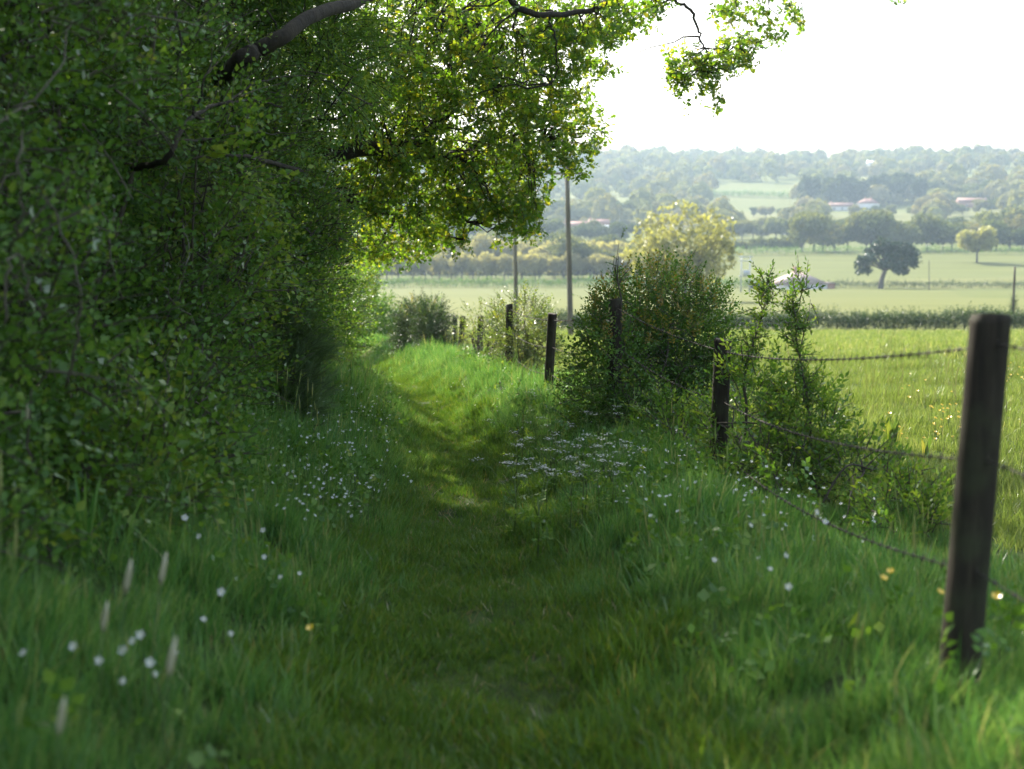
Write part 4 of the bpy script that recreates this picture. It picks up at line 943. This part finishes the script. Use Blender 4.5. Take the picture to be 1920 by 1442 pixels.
PR = [tree_proto('broadleaf_tree', M['far'], 10, 5.2 + .5 * (k % 3), 4.3, 2.0, 520, 1.15, 50 + k, lobes=9 + k % 3, vis_limbs=3) for k in range(5)]
PD = [tree_proto('dark_tree', M['fardark'], 13, 4.6, 6.0, 2.0, 480, 1.2, 60 + k, lobes=10, vis_limbs=2) for k in range(2)]
PB = [tree_proto('pale_tree', M['farbare'], 8, 3.3, 3.2, 1.6, 420, .7, 70 + k, lobes=14, vis_limbs=5, sk=.55, nz=.8, lr=(.28, .42)) for k in range(3)]
used = set()
def put(pr, X, Y, sc, label, group):
    f = id(pr) not in used; used.add(id(pr)); return plant(pr, X, Y, sc, rng.uniform(0, 6.28), label, group, first=f, sink=.1)
def row(px0, px1, Y0, Y1, n, protos, sc, label, group, jy=8):
    for k in range(n):
        f = (k + rng.uniform(.15, .85)) / n; Y = Y0 + (Y1 - Y0) * f + rng.normal(0, jy * .3); put(protos[int(rng.integers(len(protos)))], X_at(px0 + (px1 - px0) * f, Y), Y, sc * rng.uniform(.78, 1.2), label, group)
row(560, 1230, 385, 392, 30, PB, .92, 'small pale rounded tree in the row behind the clipped field hedge', 'row of pale trees below the wood', 6)
row(560, 1250, 398, 402, 34, PR, .36, 'low bush filling the gaps behind the pale row', 'undergrowth bushes of the pale row', 6)
row(600, 1230, 425, 430, 22, PB, 1.35, 'greyish bare-twigged tree of the wood behind the pale row', 'grey trees of the lower wood', 14)
row(560, 1250, 470, 480, 20, PR, .95, 'leafy tree at the back of the grey lower wood', 'leafy trees of the lower wood', 18)
row(1040, 1200, 400, 410, 4, PR, 1.15, 'taller yellow-green tree rising from the pale row near the ash', 'tall trees near the ash', 6)
row(1490, 1740, 540, 545, 11, PR, 1.5, 'rounded tree in the clump behind the cedar', 'clump behind the cedar', 14)
row(1370, 1500, 535, 540, 7, PR, .55, 'low bush-like tree on the edge of the sloping field', 'scrub at the top of the sloping field', 8)
row(1730, 2080, 560, 565, 15, PR, 1.25, 'leafy tree in the belt behind the round yellow tree', 'belt behind the yellow tree', 14)
row(1330, 2080, 650, 660, 34, PR, .95, 'tree in the long hedgerow across the valley bottom', 'hedgerow trees across the valley', 14)
row(1330, 1650, 720, 730, 14, PR, .8, 'small tree by the white sheds in the valley', 'small trees by the sheds', 14)
row(1850, 2060, 620, 640, 7, PR, 1.6, 'big rounded tree at the edge of the valley belt', 'big trees at the valley edge', 18)
row(1500, 1720, 975, 990, 24, PD, 1.55, 'tall dark tree of the dark copse on the hill', 'dark copse on the hillside', 34)
row(1730, 2080, 985, 1010, 20, PR, 1.25, 'rounded tree on the lower hillside near the barn', 'hillside trees near the barn', 24)
row(700, 1200, 600, 615, 22, PR, 1.0, 'tree of the middle hillside seen past the utility poles', 'hillside trees past the poles', 18)
row(700, 1330, 790, 800, 30, PR, 1.2, 'tree in the wooded slope above the red-roofed houses', 'wooded slope above the houses', 20)
row(1400, 1560, 840, 850, 7, PR, .8, 'scattered tree in the pale field below the dark copse', 'scattered field trees below the copse', 40)
row(1590, 1760, 850, 860, 7, PR, .75, 'tree in the thin line before the white houses', 'trees before the white houses', 30)
row(1760, 2060, 850, 870, 12, PR, .9, 'tree in the ragged line below the dark-roofed barn', 'trees below the barn', 30)
# the wooded hill beyond: one mass
HT = []
for k in range(4):
    g = np.random.default_rng(600 + k); n = 120; u = g.normal(0, 1, (n, 3)); u[:, 2] = np.abs(u[:, 2]) * .9 - .25; u /= np.linalg.norm(u, axis=1, keepdims=True); u *= 1 + .18 * np.sin(4 * u[:, :1] + k) * np.sin(5 * u[:, 1:2])
    mb = MB()
    for q_ in u: Rq = rotmats((q_ + g.normal(0, .25, 3))[None], 1)[0][:, [0, 2, 1]]; mb.add((QUAD[0] * g.uniform(.28, .5)) @ Rq.T + q_ * (.85, .85, (.8, 1.0, 1.2, .9)[k]), QUAD[1], g.uniform())
    HT.append(mb.get())
n = 2500; Yv = np.sqrt(rng.uniform(690 ** 2, 1640 ** 2, n)); pxv = rng.uniform(480, 2150, n); Xv = X_at(pxv, Yv)
dens = n2(Xv, Yv, .012)
open_f = ((pxv > 1325) & (pxv < 1495) & (Yv > 800) & (Yv < 1190)) | ((pxv > 860) & (pxv < 1190) & (Yv > 660) & (Yv < 745)) | ((dens < -.75) & (Yv < 1250)) | ((pxv > 1380) & (pxv < 1500) & (Yv < 760)) | ((pxv > 1530) & (pxv < 1720) & (Yv > 690) & (Yv < 960)) | ((pxv > 1765) & (pxv < 1870) & (Yv > 690) & (Yv < 950)) | ((pxv > 1000) & (pxv < 1230) & (Yv > 880) & (Yv < 1040)) | ((pxv > 1700) & (pxv < 2000) & (Yv > 1120) & (Yv < 1260))
k_ = ~open_f; Xv, Yv = Xv[k_], Yv[k_]; sr = 3.4 + 6.0 * rng.uniform(0, 1, len(Xv)) ** 1.7; pos = np.stack([Xv, Yv, zt(Xv, Yv) + sr * .7], -1)
V, T, A = scatter(HT, pos, rand_rz(len(pos)), sr, tspread=.9)
tag(mk('woodland', V, T, M['far'], tint=A), 'hazy mass of woodland covering the far hillside', 'woodland', kind='stuff')

# ------------------------------------------------------------------ buildings
def house(name, label, px, Y, L_, D, wall_h, roof_h, roofm, wallm, hip=True, chim=1, wins=3, rz=0.0, sink=.1, group=None):
    X = X_at(px, Y); z0 = float(zt(X, Y)) - sink; t = thing(name, label, 'house' if 'house' in name or 'bungalow' in name else 'building', (X, Y, z0), group, rz); o = np.zeros(3); e = .35
    def part(nm, V, T, mat, par=None): return mk(nm, V, T, mat, par or t, off=(0, 0, 0))
    part('wall', *box(-L_ / 2, L_ / 2, -D / 2, D / 2, -1, wall_h), wallm)
    h0 = wall_h; a, b = L_ / 2 + e, D / 2 + e; rl = max(L_ / 2 - D / 2, .6) if hip else L_ / 2 + e
    V = [(-a, -b, h0), (a, -b, h0), (a, b, h0), (-a, b, h0), (-rl, 0, h0 + roof_h), (rl, 0, h0 + roof_h)]
    rf = part('roof', np.array(V), [(0, 1, 5), (0, 5, 4), (2, 3, 4), (2, 4, 5), (1, 2, 5), (3, 0, 4), (0, 3, 2), (0, 2, 1)], roofm)
    for c in range(chim):
        x = -rl * .8 + c * rl * 1.6; mk('chimney', *box(x - .4, x + .4, -.35, .35, h0 + roof_h * .6, h0 + roof_h + 1.2), M['brick'], rf, off=(0, 0, 0))
    for c in range(wins):
        x = -L_ / 2 + L_ * (c + .5) / wins; w = part('window', *box(x - .65, x + .65, -D / 2 - .06, -D / 2 + .05, .9, 2.0), M['white']); mk('pane', *box(x - .55, x + .55, -D / 2 - .075, -D / 2 - .062, 1.0, 1.9), M['glass'], w, off=(0, 0, 0))
    return t
bung = house('bungalow', 'bungalow with a pale pink hipped roof by the field hedge', 1495, 344, 11.0, 9, 2.3, 2.9, M['roof_pink'], M['white'], rz=.35, sink=1.0)
mk('extension', *box(5.6, 9.2, -2, 3, -1, 2.2), M['brick'], bung, off=(0, 0, 0)); mk('flat_roof', *box(5.5, 9.4, -2.2, 3.2, 2.21, 2.45), M['roof_pink'], bung, off=(0, 0, 0))
house('red_roofed_house', 'long low house with a red roof on the middle hillside, beside the sheds', 1085, 705, 16, 7, 2.8, 2.6, M['roof_red'], M['white'], hip=False, chim=1)
house('farm_shed', 'white-roofed shed in front of the red-roofed houses', 1128, 690, 13, 7, 2.6, 1.6, M['roof_sheet'], M['white'], hip=False, chim=0, wins=2)
house('red_roofed_house', 'smaller red-roofed house above the white-roofed shed', 1122, 722, 10, 7, 3.2, 2.6, M['roof_red'], M['white'], hip=False, chim=1)
house('farm_shed', 'small pale shed glimpsed below the oak leaves', 915, 640, 8, 5, 2.4, 1.2, M['roof_sheet'], M['white'], hip=False, chim=0, wins=1)
house('farm_shed', 'tiny pale shed in the lower wood near the shorter pole', 908, 440, 4, 3, 2.2, .8, M['roof_sheet'], M['white'], hip=False, chim=0, wins=1)
house('farm_shed', 'bluish-white shed in the valley beside small trees', 1472, 700, 6, 5, 2.6, 1.0, M['roof_sheet'], M['white'], hip=False, chim=0, wins=2)
house('farm_shed', 'second white shed in the valley, half behind trees', 1490, 706, 5, 5, 2.4, .9, M['roof_sheet'], M['white'], hip=False, chim=0, wins=1)
house('white_house', 'white house with tall chimneys in front of the dark copse', 1622, 938, 13, 8, 4.6, 3.0, M['roof_red'], M['white'], chim=2, wins=4)
house('white_house', 'low white house with a long red roof next to the dark copse', 1572, 935, 15, 7, 2.8, 2.4, M['roof_red'], M['white'], hip=False, chim=1, wins=3)
house('farm_barn', 'dark-roofed barn among trees on the far slope', 1815, 940, 18, 9, 3.4, 2.8, M['roof_red'], M['brick'], hip=False, chim=0, wins=2)
house('white_house', 'bright white building high on the wooded skyline', 1634, 1290, 15, 9, 6, 2.5, M['roof_sheet'], M['white'], hip=False, chim=0, wins=3, sink=-4)

# parked car by the bungalow
def car():
    X, Y = X_at(1420, 344), 344; b = (X, Y, float(zt(X, Y)) + .15); t = thing('parked_car', 'dark car parked beside the bungalow', 'car', b)
    prof = [(-2.1, .35), (-2.1, .85), (-1.3, .98), (-.7, 1.45), (.8, 1.45), (1.5, .95), (2.1, .8), (2.1, .35)]; V = [(x, s * .85, z) for s in (-1, 1) for x, z in prof]; n = 8
    T = [(i_, (i_ + 1) % n, n + (i_ + 1) % n) for i_ in range(n)] + [(i_, n + (i_ + 1) % n, n + i_) for i_ in range(n)] + [(0, i_ + 1, i_) for i_ in range(1, n - 1)] + [(n, n + i_, n + i_ + 1) for i_ in range(1, n - 1)]
    mk('body', V, T, M['carpaint'], t, off=(0, 0, 0)); mk('side_window', *box(-.75, .75, -.87, -.852, 1.0, 1.38), M['glass'], t, off=(0, 0, 0))
    for x in (-1.35, 1.35):
        for s in (-1, 1): b_ = MB(); b_.add(*tube([(x, s * .72, .33), (x, s * .9, .33)], .33, 14)); b_.mk('wheel', M['tyre'], t, off=(0, 0, 0))
car()

# ------------------------------------------------------------------ air
m, nt, N, L, out = nodes('haze_air'); pv = N('ShaderNodeVolumePrincipled'); pv.inputs['Density'].default_value = .00021; pv.inputs['Color'].default_value = (.62, .82, 1.0, 1); pv.inputs['Anisotropy'].default_value = .35
L(pv.outputs[0], out.inputs['Volume'])
zlo, zhi = float(GZ[GY[:, :] < 2400].min()) - 2, 130
V, T = box(-1500, 1700, -60, 2400, zlo - 30, zhi)
tag(mk('haze', V, T[:, [0, 1, 2]], m), kind='stuff')

# ------------------------------------------------------------------ light, sky, camera
W = bpy.data.worlds.new('World'); S.world = W; W.use_nodes = True; nt = W.node_tree; bg = nt.nodes['Background']
sk = nt.nodes.new('ShaderNodeTexSky'); sk.sky_type = 'NISHITA'; sk.sun_disc = False; sk.sun_elevation = SUN_EL; sk.sun_rotation = SUN_AZ; sk.air_density = .9; sk.dust_density = 4.0; sk.ozone_density = .6
gm = nt.nodes.new('ShaderNodeGamma'); gm.inputs[1].default_value = .62   # flattens the horizon glow so the rest of the sky fills more
nt.links.new(sk.outputs[0], gm.inputs[0]); nt.links.new(gm.outputs[0], bg.inputs[0]); bg.inputs[1].default_value = .15
ld = bpy.data.lights.new('sun', 'SUN'); ld.energy = 2.5; ld.angle = R(.55); ld.color = (1, .93, .80); so = bpy.data.objects.new('sun', ld); COL.objects.link(so)
so.rotation_euler = (math.pi / 2 - SUN_EL, 0, math.pi - SUN_AZ); so.location = (-20, 40, 30)
cd = bpy.data.cameras.new('camera'); cam = bpy.data.objects.new('camera', cd); COL.objects.link(cam); S.camera = cam
cam.location = (0, 0, EYE); cam.rotation_euler = (math.pi / 2 - PITCH, 0, 0); cd.lens = 50; cd.sensor_width = 36; cd.clip_start = .05; cd.clip_end = 12000
cd.dof.use_dof = True; cd.dof.focus_distance = 11.3; cd.dof.aperture_fstop = 2.4; cd.dof.aperture_blades = 0
S.view_settings.view_transform = 'Standard'; S.view_settings.look = 'None'; S.view_settings.exposure = 2.5; S.view_settings.gamma = 1
c = S.cycles; c.max_bounces = 8; c.diffuse_bounces = 4; c.glossy_bounces = 2; c.transmission_bounces = 6; c.volume_bounces = 0; c.transparent_max_bounces = 8
c.caustics_reflective = False; c.caustics_refractive = False; c.use_denoising = True; c.sample_clamp_indirect = 6
S.render.use_persistent_data = False
